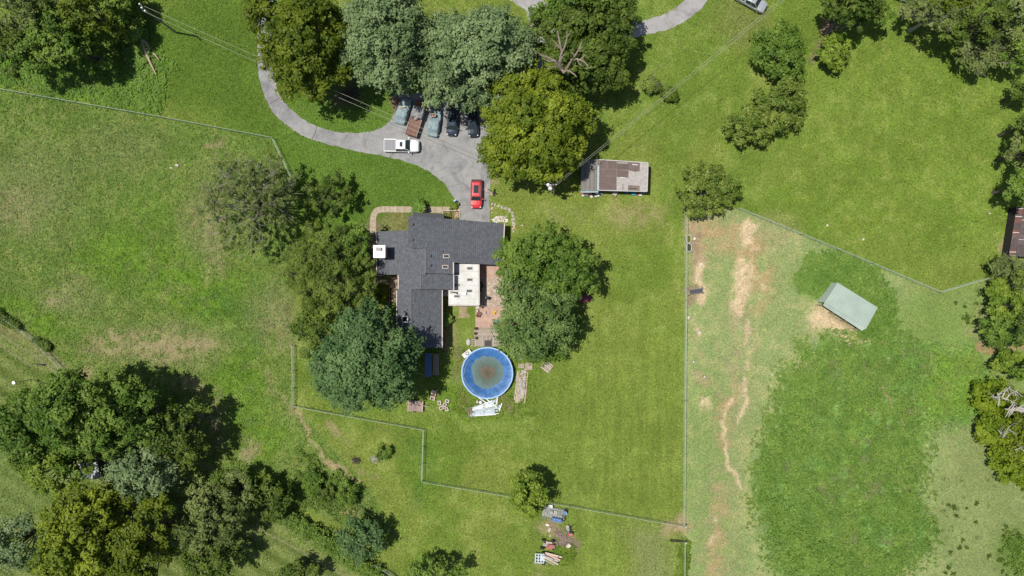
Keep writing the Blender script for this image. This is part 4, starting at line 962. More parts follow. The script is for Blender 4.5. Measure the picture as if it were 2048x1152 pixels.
for s in (-1, 1): MB().box(2.75, s*.78, .75, .9, .3, .3).build('fender', mat('hood_rust', (.24,.10,.07)), ft, bevel=.06)
MB().box(.25, .05, 1.42, .6, .5, .12, rz=R(35)).build('tarp_flap', GTP, ft); strip('board', 'pinkish lath lying over the grey tarp of the flatbed truck', 831, 229, 1.95, .85, .08, R(-22), mat('pink_lath', (.5,.36,.33), .8))
wheels(ft, 5.4, 1.95, .38, xs=(-1.7, 2.6))
# ================================================================== TREES AND SHRUBS
LM = {
 'oak':   leafmat('leaf_oak', (.068,.115,.008), (.195,.245,.018)),
 'gold':  leafmat('leaf_gold', (.090,.145,.010), (.315,.380,.032)),
 'maple': leafmat('leaf_silver', (.120,.190,.070), (.310,.410,.185)),
 'pine':  leafmat('leaf_bluegreen', (.062,.130,.040), (.190,.300,.105)),
 'silverpine': leafmat('leaf_greygreen', (.074,.143,.032), (.228,.330,.095)),
 'dark':  leafmat('leaf_dark', (.052,.100,.012), (.170,.240,.036)),
 'mid':   leafmat('leaf_mid', (.068,.142,.014), (.225,.330,.055)),
 'ash':   leafmat('leaf_ash', (.085,.130,.026), (.245,.300,.090), .25),
 'olive': leafmat('leaf_olivegreen', (.070,.125,.014), (.215,.285,.050)),
 'lime':  leafmat('leaf_lime', (.095,.180,.014), (.290,.380,.050)),
 'apple': leafmat('leaf_apple', (.080,.142,.016), (.275,.345,.065)),
 'weed':  leafmat('leaf_weed', (.118,.238,.034), (.265,.385,.074)),
 'hedge': leafmat('leaf_hedge', (.110,.185,.008), (.260,.340,.025)),
}
BARK = mat('bark', (.10,.082,.065), .95, var=.35, scale=4, bump=.4); PBARK = mat('pale_bark', (.36,.32,.27), .9, var=.25, scale=4); DEADW = mat('dead_wood', (.30,.235,.19), .9, var=.25, scale=4)
def leafquads(cen, out, rg, size, nper, spread, tint, flat=.6, stretch=0.0, rnd=.30):
    """every clump is a small leafy dome: leaves sit round its centre and mostly face outward and up"""
    N = len(cen); c = np.repeat(cen, nper, 0); o = np.repeat(out, nper, 0)
    g = rg.normal(size=(N*nper, 3)); g[:, 2] += .35; g /= np.linalg.norm(g, axis=1)[:, None]+1e-9
    sp_ = np.repeat(spread*rg.uniform(.6, 1.35, N), nper)[:, None]
    off = g*sp_*(rg.random((N*nper, 1))**.5)*np.array([1, 1, flat])
    if stretch:
        h_ = o.copy(); h_[:, 2] = 0; h_ /= np.linalg.norm(h_, axis=1)[:, None]+1e-6
        off = off+h_*(off*h_).sum(1)[:, None]*stretch; off[:, 2] -= np.abs((off*h_).sum(1))*.25
    c = c+off
    nn = o*.30+g*.55+np.array([0, 0, .55])+rg.normal(size=(N*nper, 3))*rnd; nn /= np.linalg.norm(nn, axis=1)[:, None]+1e-9
    a = np.cross(nn, rg.normal(size=nn.shape)); a /= np.linalg.norm(a, axis=1)[:, None]+1e-9
    b_ = np.cross(nn, a); s = size*rg.uniform(.6, 1.3, (N*nper, 1))
    v = np.stack([c-a*s*.6, c+b_*s*.36-nn*s*.08, c+a*s*.6, c-b_*s*.36-nn*s*.08], 1).reshape(-1, 3)
    f = np.arange(len(v)).reshape(-1, 4); t_ = np.clip(np.repeat(tint, nper)+rg.normal(size=N*nper)*.13+(g[:, 2]*.5-.2)*.0, 0, 1)
    return v, f, t_
TRI = [0]
STR = {'maple': .9, 'silverpine': .9, 'pine': .9, 'mid': .3, 'lime': .2}
def crown_mesh(rx, ry, h, sp, seed, dens=1.0, lsize=.29, lobes=None, sparse=0.0, low=.32, clump=.62, stretch=0.0):
    rg = np.random.default_rng(seed); Rm = (rx+ry)/2; zt = h; zb = h*low
    small = Rm < 2.2
    nl = lobes or int(9+Rm*2.3)
    ph = rg.uniform(0, 6.28, 4); shape = lambda a: 1+(.13*math.sin(2*a+ph[0])+.11*math.sin(3*a+ph[1])+.08*math.sin(5*a+ph[2]))*(0.5 if small else 1)
    cen = []; rad = []; i = 0
    while len(cen) < nl and i < 5000:
        i += 1; r = math.sqrt(rg.random())*(.90 if not small else .75); a = rg.uniform(0, 2*math.pi)
        rl = Rm*rg.uniform(.13, .27)*(1.15-.3*r)*(1.25 if small else 1); sh_ = min(1.08, shape(a)); x, y = r*sh_*math.cos(a), r*sh_*math.sin(a)
        dome = max(0, 1-r**2.4)
        z = zb+(zt-zb)*(.22+.78*dome**.8*rg.uniform(.52, 1.0))-rl*.6
        if i < 3500 and any(math.hypot((x-c[0]), (y-c[1]))*Rm < .70*(rl+q) and abs(z-c[2]) < 2.5 for c, q in zip(cen, rad)): continue
        cen.append((x, y, z)); rad.append(rl)
    cen = np.array(cen); rad = np.array(rad); lt = rg.uniform(.15, .8, len(cen))
    P_, O_, T_ = [], [], []
    for (x, y, z), rl, tt in zip(cen, rad, lt):
        k = int(3.7*dens*(1-sparse)*rl*rl/(clump*clump)); k = max(k, 4)
        d = rg.normal(size=(k, 3)); d[:, 2] = np.abs(d[:, 2])*.9-.12; d /= np.linalg.norm(d, axis=1)[:, None]
        rr = rl*rg.uniform(.78, 1.18, (k, 1)); m = rg.random(k) < .14; rr[m] *= 1.28
        q = d*rr*np.array([1, 1, .85]); q[m, 2] -= .2*rl
        pts = np.stack([x*rx+q[:, 0], y*ry+q[:, 1], z+q[:, 2]], 1)
        o_ = d.copy(); o_[:, 0] += x*.8; o_[:, 1] += y*.8; o_ /= np.linalg.norm(o_, axis=1)[:, None]
        P_.append(pts); O_.append(o_); T_.append(np.clip(tt+rg.normal(size=k)*.16, 0, 1))
        # inner, lower leaves of the lobe, tinted darker for the shade in crown gaps
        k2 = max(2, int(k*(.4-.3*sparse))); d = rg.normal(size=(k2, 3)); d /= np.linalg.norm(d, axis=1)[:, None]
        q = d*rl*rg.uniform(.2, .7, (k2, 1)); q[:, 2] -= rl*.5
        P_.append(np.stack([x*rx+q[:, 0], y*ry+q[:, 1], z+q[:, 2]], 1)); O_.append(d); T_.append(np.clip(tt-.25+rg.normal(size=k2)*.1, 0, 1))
    P_ = np.concatenate(P_); O_ = np.concatenate(O_); T_ = np.concatenate(T_)
    ang = np.arctan2(P_[:, 1], P_[:, 0]); r2 = np.hypot(P_[:, 0]/rx, P_[:, 1]/ry)
    lim = 1.12+.06*np.sin(ang*3+seed)+.40*(fbm(ang*30+seed*7, ang*0+seed, 6, seed)-.5)
    keep = (r2 < lim)
    P_, O_, T_ = P_[keep], O_[keep], T_[keep]; P_[:, 2] = np.maximum(P_[:, 2], .3)
    nper = int(36*(.30/lsize)**1.3*(clump/.62)**1.2)
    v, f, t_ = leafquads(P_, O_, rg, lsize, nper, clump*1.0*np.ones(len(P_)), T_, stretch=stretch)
    TRI[0] += 2*len(f)
    return v, f, t_, cen*np.array([rx, ry, 1]), rad
def tree(cx, cy, rx, ry, h, sp, seed, label, dens=1.0, lsize=.35, sparse=0.0, low=.3, name='tree', limb=None, tilt=0.0, cat='tree', clump=.62, lobes=None, bark=None, group=None, cone=0.0, skip_trunk=False):
    zc = h*.58; p = P(cx, cy, zc); k = (H-zc)/H
    t = thing(name, label, cat, Vector((p.x, p.y, 0)), tilt, group)
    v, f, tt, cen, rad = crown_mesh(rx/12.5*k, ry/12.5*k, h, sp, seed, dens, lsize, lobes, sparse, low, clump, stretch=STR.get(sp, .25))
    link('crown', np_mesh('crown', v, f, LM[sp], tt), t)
    if not skip_trunk:
        rg = random.Random(seed); mb = MB(); tr = .018*h+.06; zf = h*max(low-.05, .12)
        mb.tube([(0, 0, -.05), (rg.uniform(-.1, .1), rg.uniform(-.1, .1), zf*.5), (rg.uniform(-.2, .2), rg.uniform(-.2, .2), zf), (rg.uniform(-.3, .3), rg.uniform(-.3, .3), h*.72)], [tr*1.5, tr*1.05, tr*.9, tr*.25], n=8)
        for c in cen:
            c = Vector(c); s = Vector((0, 0, zf*rg.uniform(.8, 1.3))); m1 = s.lerp(c, .5)+Vector((rg.uniform(-.4, .4), rg.uniform(-.4, .4), rg.uniform(-.1, .9)))
            mb.tube([s, m1, c, c+(c-m1)*.4], [tr*.42, tr*.26, tr*.13, tr*.04], n=5)
            if limb:
                for q in range(limb):
                    d = Vector((rg.gauss(0, 1), rg.gauss(0, 1), rg.uniform(0, 1))).normalized()*rg.uniform(.8, 1.9); mb.tube([m1.lerp(c, rg.random()), c+d*.5, c+d*1.3], [tr*.13, tr*.09, tr*.04], n=4)
        mb.build('trunk', bark or BARK, t)
    return t
T = tree
# --- wood at the top left
T(20, 95, 46, 52, 13, 'dark', 1, 'dark tree at the left edge of the top left wood')
T(55, 25, 62, 48, 15, 'ash', 2, 'grey-green tree with bare twigs in the top left corner', limb=2, sparse=.25)
T(112, 22, 42, 40, 14, 'dark', 3, 'dark tree along the top edge right of the grey-green corner tree')
T(128, 82, 44, 52, 14, 'mid', 4, 'olive tree in the middle of the top left wood')
T(72, 98, 42, 44, 12, 'mid', 5, 'mid green tree at the lower left front of the top left wood')
T(180, 28, 46, 40, 14, 'oak', 6, 'yellowish olive tree behind the bright tree in the top left wood')
T(172, 95, 46, 46, 9, 'mid', 7, 'bright green tree at the front edge of the top left wood', dens=1.1)
T(236, 52, 30, 38, 5, 'lime', 8, 'bright small tree between the wood and the pole', sparse=.2)
T(232, 8, 40, 26, 8, 'mid', 9, 'round green tree at the top edge left of the pole')
T(270, 10, 24, 20, 4, 'lime', 10, 'small bright tree right beside the pole top', sparse=.15)
T(277, 62, 14, 24, 3.5, 'weed', 11, 'narrow leafy bush just below the left pole top', name='bush', cat='bush', skip_trunk=False, lobes=5)
# --- trees along the drive
T(612, 90, 94, 104, 17, 'oak', 21, 'broad olive oak covering the top of the drive', dens=1.1, lobes=46)
T(532, 32, 36, 54, 15, 'oak', 22, 'narrower olive tree on the left side of the broad oak', dens=1.05)
T(776, 72, 92, 104, 18, 'maple', 23, 'left one of the two silvery maples above the parked cars', lobes=44, lsize=.36)
T(790, 160, 38, 32, 11, 'mid', 24, 'mid green tree below the left silvery maple beside the parking', lobes=12)
T(950, 112, 112, 104, 18, 'maple', 25, 'right, larger silvery maple above the parked cars', lobes=52, lsize=.36)
T(893, 184, 54, 46, 13, 'maple', 26, 'lower silvery maple overhanging the dark blue hatchback', lobes=18)
T(1070, 245, 120, 116, 16, 'gold', 27, 'broad yellow-green tree right of the parking area', lobes=54, dens=1.1)
T(1172, 72, 110, 108, 15, 'dark', 28, 'big dark green tree covering the upper road', lobes=50, dens=1.1)
T(1150, 18, 90, 40, 17, 'mid', 29, 'green tree at the top edge behind the big dark tree', lobes=20)
# --- left of the house
T(498, 405, 106, 96, 13, 'ash', 31, 'sparse grey-olive tree standing in the left pasture', sparse=.76, limb=5, bark=PBARK, low=.25, lobes=46, lsize=.24, clump=.44)
T(655, 390, 48, 46, 7, 'dark', 32, 'dark thin tree partly standing in for the sparse grey-olive tree shadow', sparse=.5, limb=3, lobes=14, clump=.5)  # part tree, part shadow of the sparse tree, shaped as dark leaves
T(660, 540, 88, 96, 12, 'olive', 33, 'thin olive tree left of the chimney', sparse=.2, limb=3, lobes=40, lsize=.22, clump=.52)
T(706, 500, 38, 56, 10, 'mid', 34, 'fresh green tree between the thin olive tree and chimney', lobes=16)
T(632, 668, 50, 58, 12, 'dark', 35, 'dark green tree at the lower left of the blue-green tree', lobes=18)
T(734, 722, 97, 110, 17, 'pine', 36, 'large blue-green tree overlapping the lower house wing', lobes=58, dens=1.15, lsize=.36)
T(742, 642, 46, 34, 11, 'pine', 37, 'smaller blue-green tree above the large one, beside the side deck', lobes=14)
# --- right of the house
T(1072, 516, 78, 62, 13, 'mid', 41, 'dense green tree covering the right end of the house roof', lobes=32, dens=1.1)
T(1132, 538, 70, 64, 12, 'mid', 42, 'green tree whose crown reaches furthest right over the lawn', lobes=30, dens=1.1)
T(1042, 582, 48, 52, 12, 'silverpine', 43, 'grey-green tree beside the brick patio', lobes=16)
T(1108, 592, 40, 38, 11, 'silverpine', 48, 'grey-green tree in the middle of the grove right of the house', lobes=12)
T(1068, 650, 78, 70, 14, 'silverpine', 44, 'blue-green tree above the stacked pallets beside the pool', lobes=34, dens=1.1)
T(1120, 622, 36, 44, 9, 'dark', 45, 'dark tree between the maroon cart and blue-green tree', lobes=10)
T(1137, 668, 24, 30, 3.2, 'mid', 46, 'leafy shrub at the stony lower right edge of the grove', name='shrub', cat='shrub', lobes=7)
T(1096, 700, 40, 22, 4, 'mid', 47, 'low shrub just above the tilted pallet', name='shrub', cat='shrub', lobes=9)
# --- apple trees on the right lawn
T(1414, 381, 62, 50, 6, 'apple', 51, 'bushy tree standing at the top end of the long fence', lobes=26, sparse=.15, limb=1)
T(1562, 102, 58, 56, 6.5, 'mid', 52, 'dense green tree in the upper right lawn, largest crown of three', lobes=28)
T(1672, 102, 38, 36, 5, 'lime', 53, 'small round light green tree below the bare garden patch', lobes=16)
T(1500, 250, 48, 42, 6, 'apple', 54, 'bushy tree in the right lawn, lower left of a touching pair', lobes=20)
T(1562, 208, 58, 48, 6.5, 'apple', 55, 'bushy tree in the right lawn, upper right of a touching pair', lobes=24)
# --- top right
T(1700, 8, 66, 44, 12, 'dark', 61, 'dark green tree at the top edge left of the white trailer', lobes=24)
T(1745, 25, 40, 28, 9, 'mid', 62, 'smaller green tree on the right of the dark top edge tree', lobes=10, sparse=.2)
T(1868, 30, 62, 46, 11, 'ash', 63, 'brownish half bare tree right of the white trailer', sparse=.3, limb=3, bark=PBARK, lobes=24)
T(1890, 8, 50, 28, 12, 'oak', 64, 'olive tree at the top edge behind the brownish tree', lobes=12)
T(1950, 38, 66, 52, 13, 'dark', 65, 'dark green tree left of the top right corner', lobes=24)
T(2022, 30, 52, 52, 14, 'ash', 66, 'pale grey-green tree in the top right corner', sparse=.25, limb=3, bark=PBARK, lobes=24)
T(1968, 102, 60, 42, 8, 'ash', 67, 'low sparse grey-green tree below the top right corner', sparse=.4, limb=3, bark=PBARK, lobes=22)
T(2040, 100, 34, 34, 10, 'mid', 68, 'green tree at the right edge below the corner', sparse=.2, lobes=10)
# --- right edge
T(2042, 186, 24, 20, 7, 'dark', 71, 'small dark tree, uppermost alone on the right edge', lobes=8)
T(2046, 256, 30, 26, 9, 'dark', 72, 'dark tree on the right edge, second from the top', lobes=9)
T(2048, 305, 36, 38, 10, 'ash', 73, 'sparse grey tree on the right edge between two dark trees', sparse=.3, limb=2, lobes=12)
T(2040, 375, 32, 42, 10, 'mid', 74, 'green tree touching the top of the rusty barn', lobes=12)
T(2012, 532, 36, 20, 5, 'ash', 75, 'half bare tree below the rusty barn', sparse=.6, limb=5, bark=PBARK, lobes=10)
T(2048, 560, 26, 26, 6, 'apple', 76, 'thin tree on the right edge beyond the fence end', sparse=.4, limb=2, bark=PBARK, lobes=8)
T(1996, 577, 24, 17, 4, 'lime', 77, 'small bright green bush below the fence end', name='bush', cat='bush', lobes=9)
T(2015, 612, 38, 34, 5, 'lime', 78, 'bright bushy tree on the right edge above the soil track', lobes=14)
T(2000, 655, 40, 36, 5, 'mid', 79, 'darker bushy tree just above the soil track at right', lobes=14)
T(2044, 650, 26, 42, 7, 'dark', 80, 'dark tree on the right edge behind the bushy trees', lobes=9)
T(2025, 735, 40, 36, 4.5, 'lime', 81, 'bright bush just below the soil track at right', name='bush', cat='bush', lobes=13)
T(1985, 795, 42, 36, 3.6, 'hedge', 82, 'vine covered thicket at the left corner of the right hedge', name='thicket', cat='thicket', lobes=22)
T(2000, 862, 46, 50, 3.8, 'hedge', 83, 'vine covered thicket in the middle of the right hedge', name='thicket', cat='thicket', lobes=26)
T(2030, 930, 42, 42, 4.2, 'hedge', 84, 'vine covered thicket at the lower end of the right hedge', name='thicket', cat='thicket', lobes=18)
T(2040, 850, 30, 70, 5.5, 'oak', 85, 'olive leaved thicket along the right edge behind the hedge', name='thicket', cat='thicket', lobes=16, sparse=.15)
# --- big group at the lower left
T(70, 850, 78, 84, 17, 'mid', 91, 'leftmost big green tree of the lower left group', lobes=34)
T(165, 820, 92, 80, 19, 'mid', 92, 'tall green tree at the top of the lower left group', lobes=40)
T(245, 840, 80, 78, 17, 'mid', 93, 'green tree on the shaded right side of the lower left group', lobes=34)
T(350, 870, 62, 80, 12, 'dark', 94, 'dark tree added for the shadow right of the lower left group', lobes=24)  # crown added where the group's shadow falls; its dark leaves stand for shade
T(115, 930, 72, 56, 14, 'lime', 95, 'light green tree above the grey tin roof', lobes=24, sparse=.1)
T(290, 930, 72, 58, 14, 'maple', 96, 'grey-green tree right of the grey tin roof', lobes=26)
T(175, 1075, 100, 92, 18, 'gold', 97, 'broad yellow-green tree at the bottom edge lower left', lobes=50, dens=1.1)
T(300, 1080, 62, 90, 16, 'oak', 98, 'olive tree right beside the broad yellow-green tree', lobes=30)
T(250, 1000, 70, 30, 13, 'oak', 99, 'olive tree behind the broad yellow-green tree', lobes=14)
T(38, 1082, 52, 54, 13, 'maple', 100, 'pale blue-green tree near the bottom left corner', lobes=22)
T(415, 1040, 66, 66, 12, 'ash', 101, 'grey-olive tree at the lower centre of the left group', lobes=28, sparse=.12)
T(470, 985, 44, 40, 9, 'ash', 102, 'small grey-olive tree at the right tip of the left group', lobes=14, sparse=.25)
T(420, 1120, 60, 44, 10, 'dark', 103, 'dark tree on the bottom edge below the grey-olive tree', lobes=18)
T(540, 1000, 50, 42, 6, 'dark', 104, 'dark low tree above the hedge start', lobes=18, sparse=.25)
# --- bottom
T(722, 1078, 44, 44, 7, 'pine', 111, 'thin dark green tree growing out of the lower hedge', lobes=20, sparse=.25, limb=2)
T(600, 1142, 52, 18, 6, 'dark', 112, 'dark tree poking in at the bottom edge left of the hedge end', lobes=10)
T(868, 1142, 60, 26, 7, 'mid', 113, 'spreading tree at the bottom edge right of the hedge', lobes=16, sparse=.3, limb=2)
T(1057, 987, 39, 42, 8.5, 'lime', 114, 'lone bright round tree beside the wire kennel', lobes=26, dens=1.25)
T(628, 962, 26, 22, 2.4, 'mid', 115, 'bush in the rough strip, left of a pair', name='bush', cat='bush', lobes=9, sparse=.5, lsize=.25, clump=.4)
T(650, 985, 22, 20, 2.2, 'dark', 119, 'bush in the rough strip just above the bare earth', name='bush', cat='bush', lobes=8, sparse=.5, lsize=.25, clump=.4)
T(697, 985, 20, 34, 3.0, 'mid', 116, 'tall bush in the rough strip, right of a pair', name='bush', cat='bush', lobes=10, sparse=.5, lsize=.25, clump=.4)
T(765, 905, 20, 15, 1.6, 'mid', 117, 'low bramble on the open grass below the fence corner', name='bramble', cat='bramble', lobes=8, sparse=.6, lsize=.22, clump=.36)
# shrubs about the house and lawn
T(1302, 168, 17, 15, 2.6, 'apple', 121, 'half dead round shrub on the lawn right of the big tree', name='shrub', cat='shrub', lobes=9, limb=4, bark=PBARK, sparse=.2)
T(1340, 190, 13, 12, 1.8, 'dark', 122, 'small dark shrub under the power wires on the lawn', name='shrub', cat='shrub', lobes=7)
T(838, 415, 13, 11, 2.4, 'weed', 123, 'young green shrub growing across the front walkway', name='shrub', cat='shrub', lobes=7)
T(892.5, 636, 8, 10, 1.5, 'weed', 124, 'small green shrub beside the wall of the lower wing', name='shrub', cat='shrub', lobes=5)
T(788, 620, 9, 9, 1.4, 'weed', 125, 'small clipped shrub below the side deck', name='shrub', cat='shrub', lobes=5)
T(1176, 1106, 1, 1, 1, 'weed', 126, 'x', lobes=1) if False else None
def clipped(cx, cy, rx, ry, h, sp, seed, label):
    """dense clipped shrub: a close shell of small leaves"""
    p = P(cx, cy, h*.7); t = thing('shrub', label, 'shrub', Vector((p.x, p.y, 0))); rg = np.random.default_rng(seed)
    N = 1500; d = rg.normal(size=(N, 3)); d[:, 2] = np.abs(d[:, 2]); d /= np.linalg.norm(d, axis=1)[:, None]
    d2 = np.sign(d)*np.abs(d)**.75; c = d2*np.array([rx/12.5, ry/12.5, h])*rg.uniform(.93, 1.03, (N, 1))
    v, f, tt = leafquads(c, d, rg, .13, 6, .10*np.ones(N), np.clip(.5+rg.normal(size=N)*.2, 0, 1))
    link('foliage', np_mesh('foliage', v, f, LM[sp], tt), t)
    vs = []; n = 20
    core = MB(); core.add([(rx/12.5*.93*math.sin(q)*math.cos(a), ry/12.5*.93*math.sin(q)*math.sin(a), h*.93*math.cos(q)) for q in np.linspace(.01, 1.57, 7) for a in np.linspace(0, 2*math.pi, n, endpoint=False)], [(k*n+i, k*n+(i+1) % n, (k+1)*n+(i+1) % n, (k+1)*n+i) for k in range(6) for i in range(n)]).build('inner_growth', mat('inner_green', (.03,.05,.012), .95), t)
clipped(761, 588, 14, 20, 1.7, 'hedge', 5, 'large clipped oval shrub left of the side deck')
# dead tree over the dark oak
dt = thing('dead_tree', 'bare dead tree with pale branching limbs between the crowns', 'dead tree', P(1122, 138, 0))
mb = MB(); base = dt.location
def br(pts, zs, r0, r1):
    mb.tube([P(x, y, z+2.2)-base for (x, y), z in zip(pts, zs)], r0, r1, 6)
mb.tube([(0, 0, 0), P(1120, 136, 6)-base, P(1122, 137, 14.2)-base], .34, .26, 8)
for pts, zs, r0, r1 in (
 ([(1122,137),(1120,122),(1124,105),(1120,88),(1117,72),(1115,62)],(12,13.5,14.5,15.5,16,16.5),.20,.04),
 ([(1122,110),(1130,92),(1134,75),(1134,60)],(14.5,15.5,16,16.5),.11,.03), ([(1120,95),(1110,85),(1104,79)],(15,15.6,16),.09,.03), ([(1134,72),(1140,67)],(16,16.4),.06,.03), ([(1122,98),(1113,92),(1108,97)],(14.8,15.2,15.5),.07,.02),
 ([(1122,137),(1110,122),(1095,115),(1082,110),(1074,104)],(12,13.5,14,14.5,15),.17,.04), ([(1110,122),(1098,123),(1086,118)],(13.5,14,14.4),.09,.03), ([(1095,115),(1090,106)],(14,14.6),.06,.02), ([(1122,137),(1112,133),(1100,134),(1094,140)],(12,13,13.6,14),.10,.03),
 ([(1132,140),(1140,126),(1150,112),(1158,98),(1164,84)],(12,13.5,15,16,16.5),.17,.04), ([(1142,120),(1154,118),(1166,122),(1176,131)],(13.6,14.6,15,15.4),.13,.03), ([(1160,120),(1168,112),(1175,112)],(14.8,15.2,15.6),.07,.02), ([(1168,123),(1172,127),(1178,137)],(15,15.2,15.5),.06,.02), ([(1154,118),(1158,128),(1166,132)],(14.6,14.9,15.2),.06,.02),
 ([(1132,140),(1142,144),(1150,150),(1153,154)],(12,12.8,13.4,14),.11,.03), ([(1150,112),(1142,104),(1145,96)],(15,15.4,16),.06,.02), ([(1158,98),(1165,95)],(16,16.3),.05,.02), ([(1122,137),(1128,145),(1132,140)],(12,11.8,12),.16,.16), ([(1120,122),(1126,112),(1132,108)],(13.5,14.3,15),.08,.03)):
    br(pts, zs, r0*1.25, r1*1.6)
mb.build('trunk', DEADW, dt)
# dead limbs in the right hedge
def deadlimbs(name, label, x, y, z, arms, m, r=.1):
    t = thing(name, label, 'dead tree', P(x, y, 0)); rg = random.Random(int(x))
    for pts in arms:
        mb = MB()
        q = [P(a, b_, z+.6+.5*i)-t.location for i, (a, b_) in enumerate(pts)]; mb.tube(q, r, r*.3, 6)
        for _ in range(5):
            s = q[-1].lerp(q[-2], rg.random()*.9); d = Vector((rg.uniform(-1, 1), rg.uniform(-1, 1), .4)); mb.tube([s, s+d*.8, s+d*1.2+Vector((rg.uniform(-.4, .4), rg.uniform(-.4, .4), .2))], [r*.4, r*.3, r*.15], n=4)
        mb.build('limb', m, t)
    return t
PW = mat('bleached_wood', (.46,.43,.38), .85, var=.2)
deadlimbs('dead_tree', 'bleached forked dead limb over the right hedge', 2000, 808, 4.2, [[(1996,810),(1998,800),(1990,795),(1980,793)],[(1998,800),(1998,792),(1994,785)],[(2010,800),(2020,788),(2036,780)],[(2005,796),(2018,800),(2030,806)],[(2004,795),(2010,782),(2022,772)]], PW, .12)
deadlimbs('dead_tree', 'thick pale fallen trunk across the right hedge', 2048, 820, 3.8, [[(2060,824),(2035,820),(2010,818)],[(2060,820),(2040,816),(2020,817)]], PW, .28)
deadlimbs('dead_tree', 'grey twiggy dead branch in the lower right hedge', 2005, 870, 3.8, [[(2005,875),(2012,866),(2016,855)],[(2003,868),(1995,860)],[(2030,900),(2042,895)]], PW, .08)
def log(name, label, pts, r0, r1, m, z=.5, cat='log'):
    t = thing(name, label, cat, P(*pts[0])); mb = MB(); mb.tube([P(x, y, z)-t.location for x, y in pts], r0, r1, 7); rg = random.Random(5)
    mb.build('stem', m, t); return t
LG = mat('fallen_wood', (.46,.34,.25), .9, var=.3, scale=5)
log('fallen_log', 'long brown fallen log at the edge of the weeds below the pole', [(285,80),(288,95),(294,110),(300,124),(306,136),(312,149)], .27, .09, LG)
log('fallen_log', 'shorter brown fallen branch beside the long log', [(287,80),(293,88),(301,100)], .2, .1, LG)
log('fallen_log', 'small broken branch beyond the shorter fallen log', [(307,106),(313,113),(318,119)], .13, .07, LG)
log('fallen_log', 'yellowish pole lying above the thin hedge tree', [(726,1020),(738,1028),(748,1034)], .07, .05, mat('yellow_wood', (.42,.33,.17), .9))
def brush(label, x, y, rx, ry, n, m, seed, h=.6):
    t = thing('brush_pile', label, 'brush pile', P(x, y)); rg = random.Random(seed); mb = MB()
    for _ in range(n):
        a = rg.uniform(0, 6.28); L = rg.uniform(.4, 1.2); c = Vector((rg.gauss(0, .4)*rx/12.5, rg.gauss(0, .4)*ry/12.5, rg.uniform(.05, h))); d = Vector((math.cos(a), math.sin(a), rg.uniform(-.2, .3)))*L/2
        mb.tube([c-d, c+d], .035, .02, 4)
    mb.build('sticks', m, t); return t
brush('pile of grey sticks beside the tree shadow in left pasture', 402, 821, 14, 14, 90, PW, 1)
brush('small heap of pale sticks in the grass below the fence', 752, 916, 9, 6, 40, PW, 2)
brush('dark twiggy stump left of the bramble in open grass', 712, 919, 8, 6, 40, mat('dark_twigs', (.10,.07,.06), .9), 3)
brush('heap of pinkish brush sticks beside the red tiller', 1124, 1078, 20, 22, 150, mat('pinkish_sticks', (.36,.27,.23), .9, var=.3, scale=8), 4, .35)
# hedges and rough growth (nobody could count the plants)
def scatter_weeds(name, poly, n, size, sp, seed, hmax=.35, kind='stuff', label=None, cat=None, jit=10, lpc=7, spread=.3, thr=.0, ns=20):
    rg = np.random.default_rng(seed); xs = np.array([p_[0] for p_ in poly]); ys = np.array([p_[1] for p_ in poly]); out = []
    x = rg.uniform(xs.min()-28, xs.max()+28, n*7); y = rg.uniform(ys.min()-28, ys.max()+28, n*7)
    wx = x+(fbm(x, y, 60, 3)-.5)*46; wy = y+(fbm(x, y, 60, 5)-.5)*46
    k = (inpoly(wx, wy, poly) > rg.uniform(-jit, jit, len(x))) & (fbm(x, y, ns, seed) > thr+rg.uniform(-.08, .08, len(x)))
    x, y = x[k][:n], y[k][:n]; hz_ = hmax*(.25+.9*fbm(x, y, 9, seed+4))
    c = np.stack([(x-1024)/12.5, (576-y)/12.5, hz_*rg.uniform(.5, 1, len(x))], 1)
    v, f, tt = leafquads(c, np.tile([0., 0., 1.], (len(c), 1)), rg, size, lpc, spread*np.ones(len(c)), np.clip(fbm(x, y, 16, seed+2)*1.2-.15, 0, 1), flat=.5)
    v[:, 2] = np.maximum(v[:, 2], .01); TRI[0] += 2*len(f)
    o = link(name, np_mesh(name, v, f, LM[sp], tt)); return tagit(o, label, cat, kind=kind)
scatter_weeds('weeds', [q for q in WEED_R if q[0] < 1900 and q != (1880,870)][:3]+[(1830,740),(1845,900)]+WEED_R[8:], 11500, .22, 'weed', 201, .4, label='rank green weeds filling the right pasture', cat='weeds', thr=.44, ns=22, jit=34)
scatter_weeds('weeds', [(1530,1000),(1560,1000),(1620,1090),(1680,1100),(1700,1160),(1600,1160),(1560,1090)], 1300, .28, 'weed', 221, .75, label='coarse tall weeds at the lower left of the rank patch', cat='weeds', jit=20, thr=.42, ns=12)
scatter_weeds('weeds', [(1560,760),(1620,720),(1640,800),(1600,900),(1550,950),(1530,900)], 1000, .28, 'weed', 222, .65, label='coarse tall weeds on the left flank of the rank patch', cat='weeds', jit=20, thr=.45, ns=12)
scatter_weeds('weeds', WEED_S, 2600, .24, 'weed', 202, .5, label='rank weeds round the back of the green shelter', cat='weeds')
scatter_weeds('weeds', WEED_TL, 3200, .20, 'weed', 203, .4, label='bright green weeds between wood and fence at top left', cat='weeds')
scatter_weeds('weeds', [(450,915),(520,950),(600,965),(700,1010),(700,1040),(620,1020),(520,985),(455,945)], 700, .22, 'mid', 204, .5, label='rough weeds along the lower left pasture edge', cat='weeds')
scatter_weeds('weeds', [(600,900),(640,920),(715,965),(720,1005),(640,1015),(600,960)], 900, .22, 'mid', 207, .7, label='tufty weeds around the bushes below the trodden track', cat='weeds', thr=.46, ns=14)
scatter_weeds('weeds', [(1355,1082),(1372,1082),(1375,1160),(1352,1160)], 500, .2, 'lime', 205, .5, label='bright weeds along the fence below the gate', cat='weeds', jit=3)
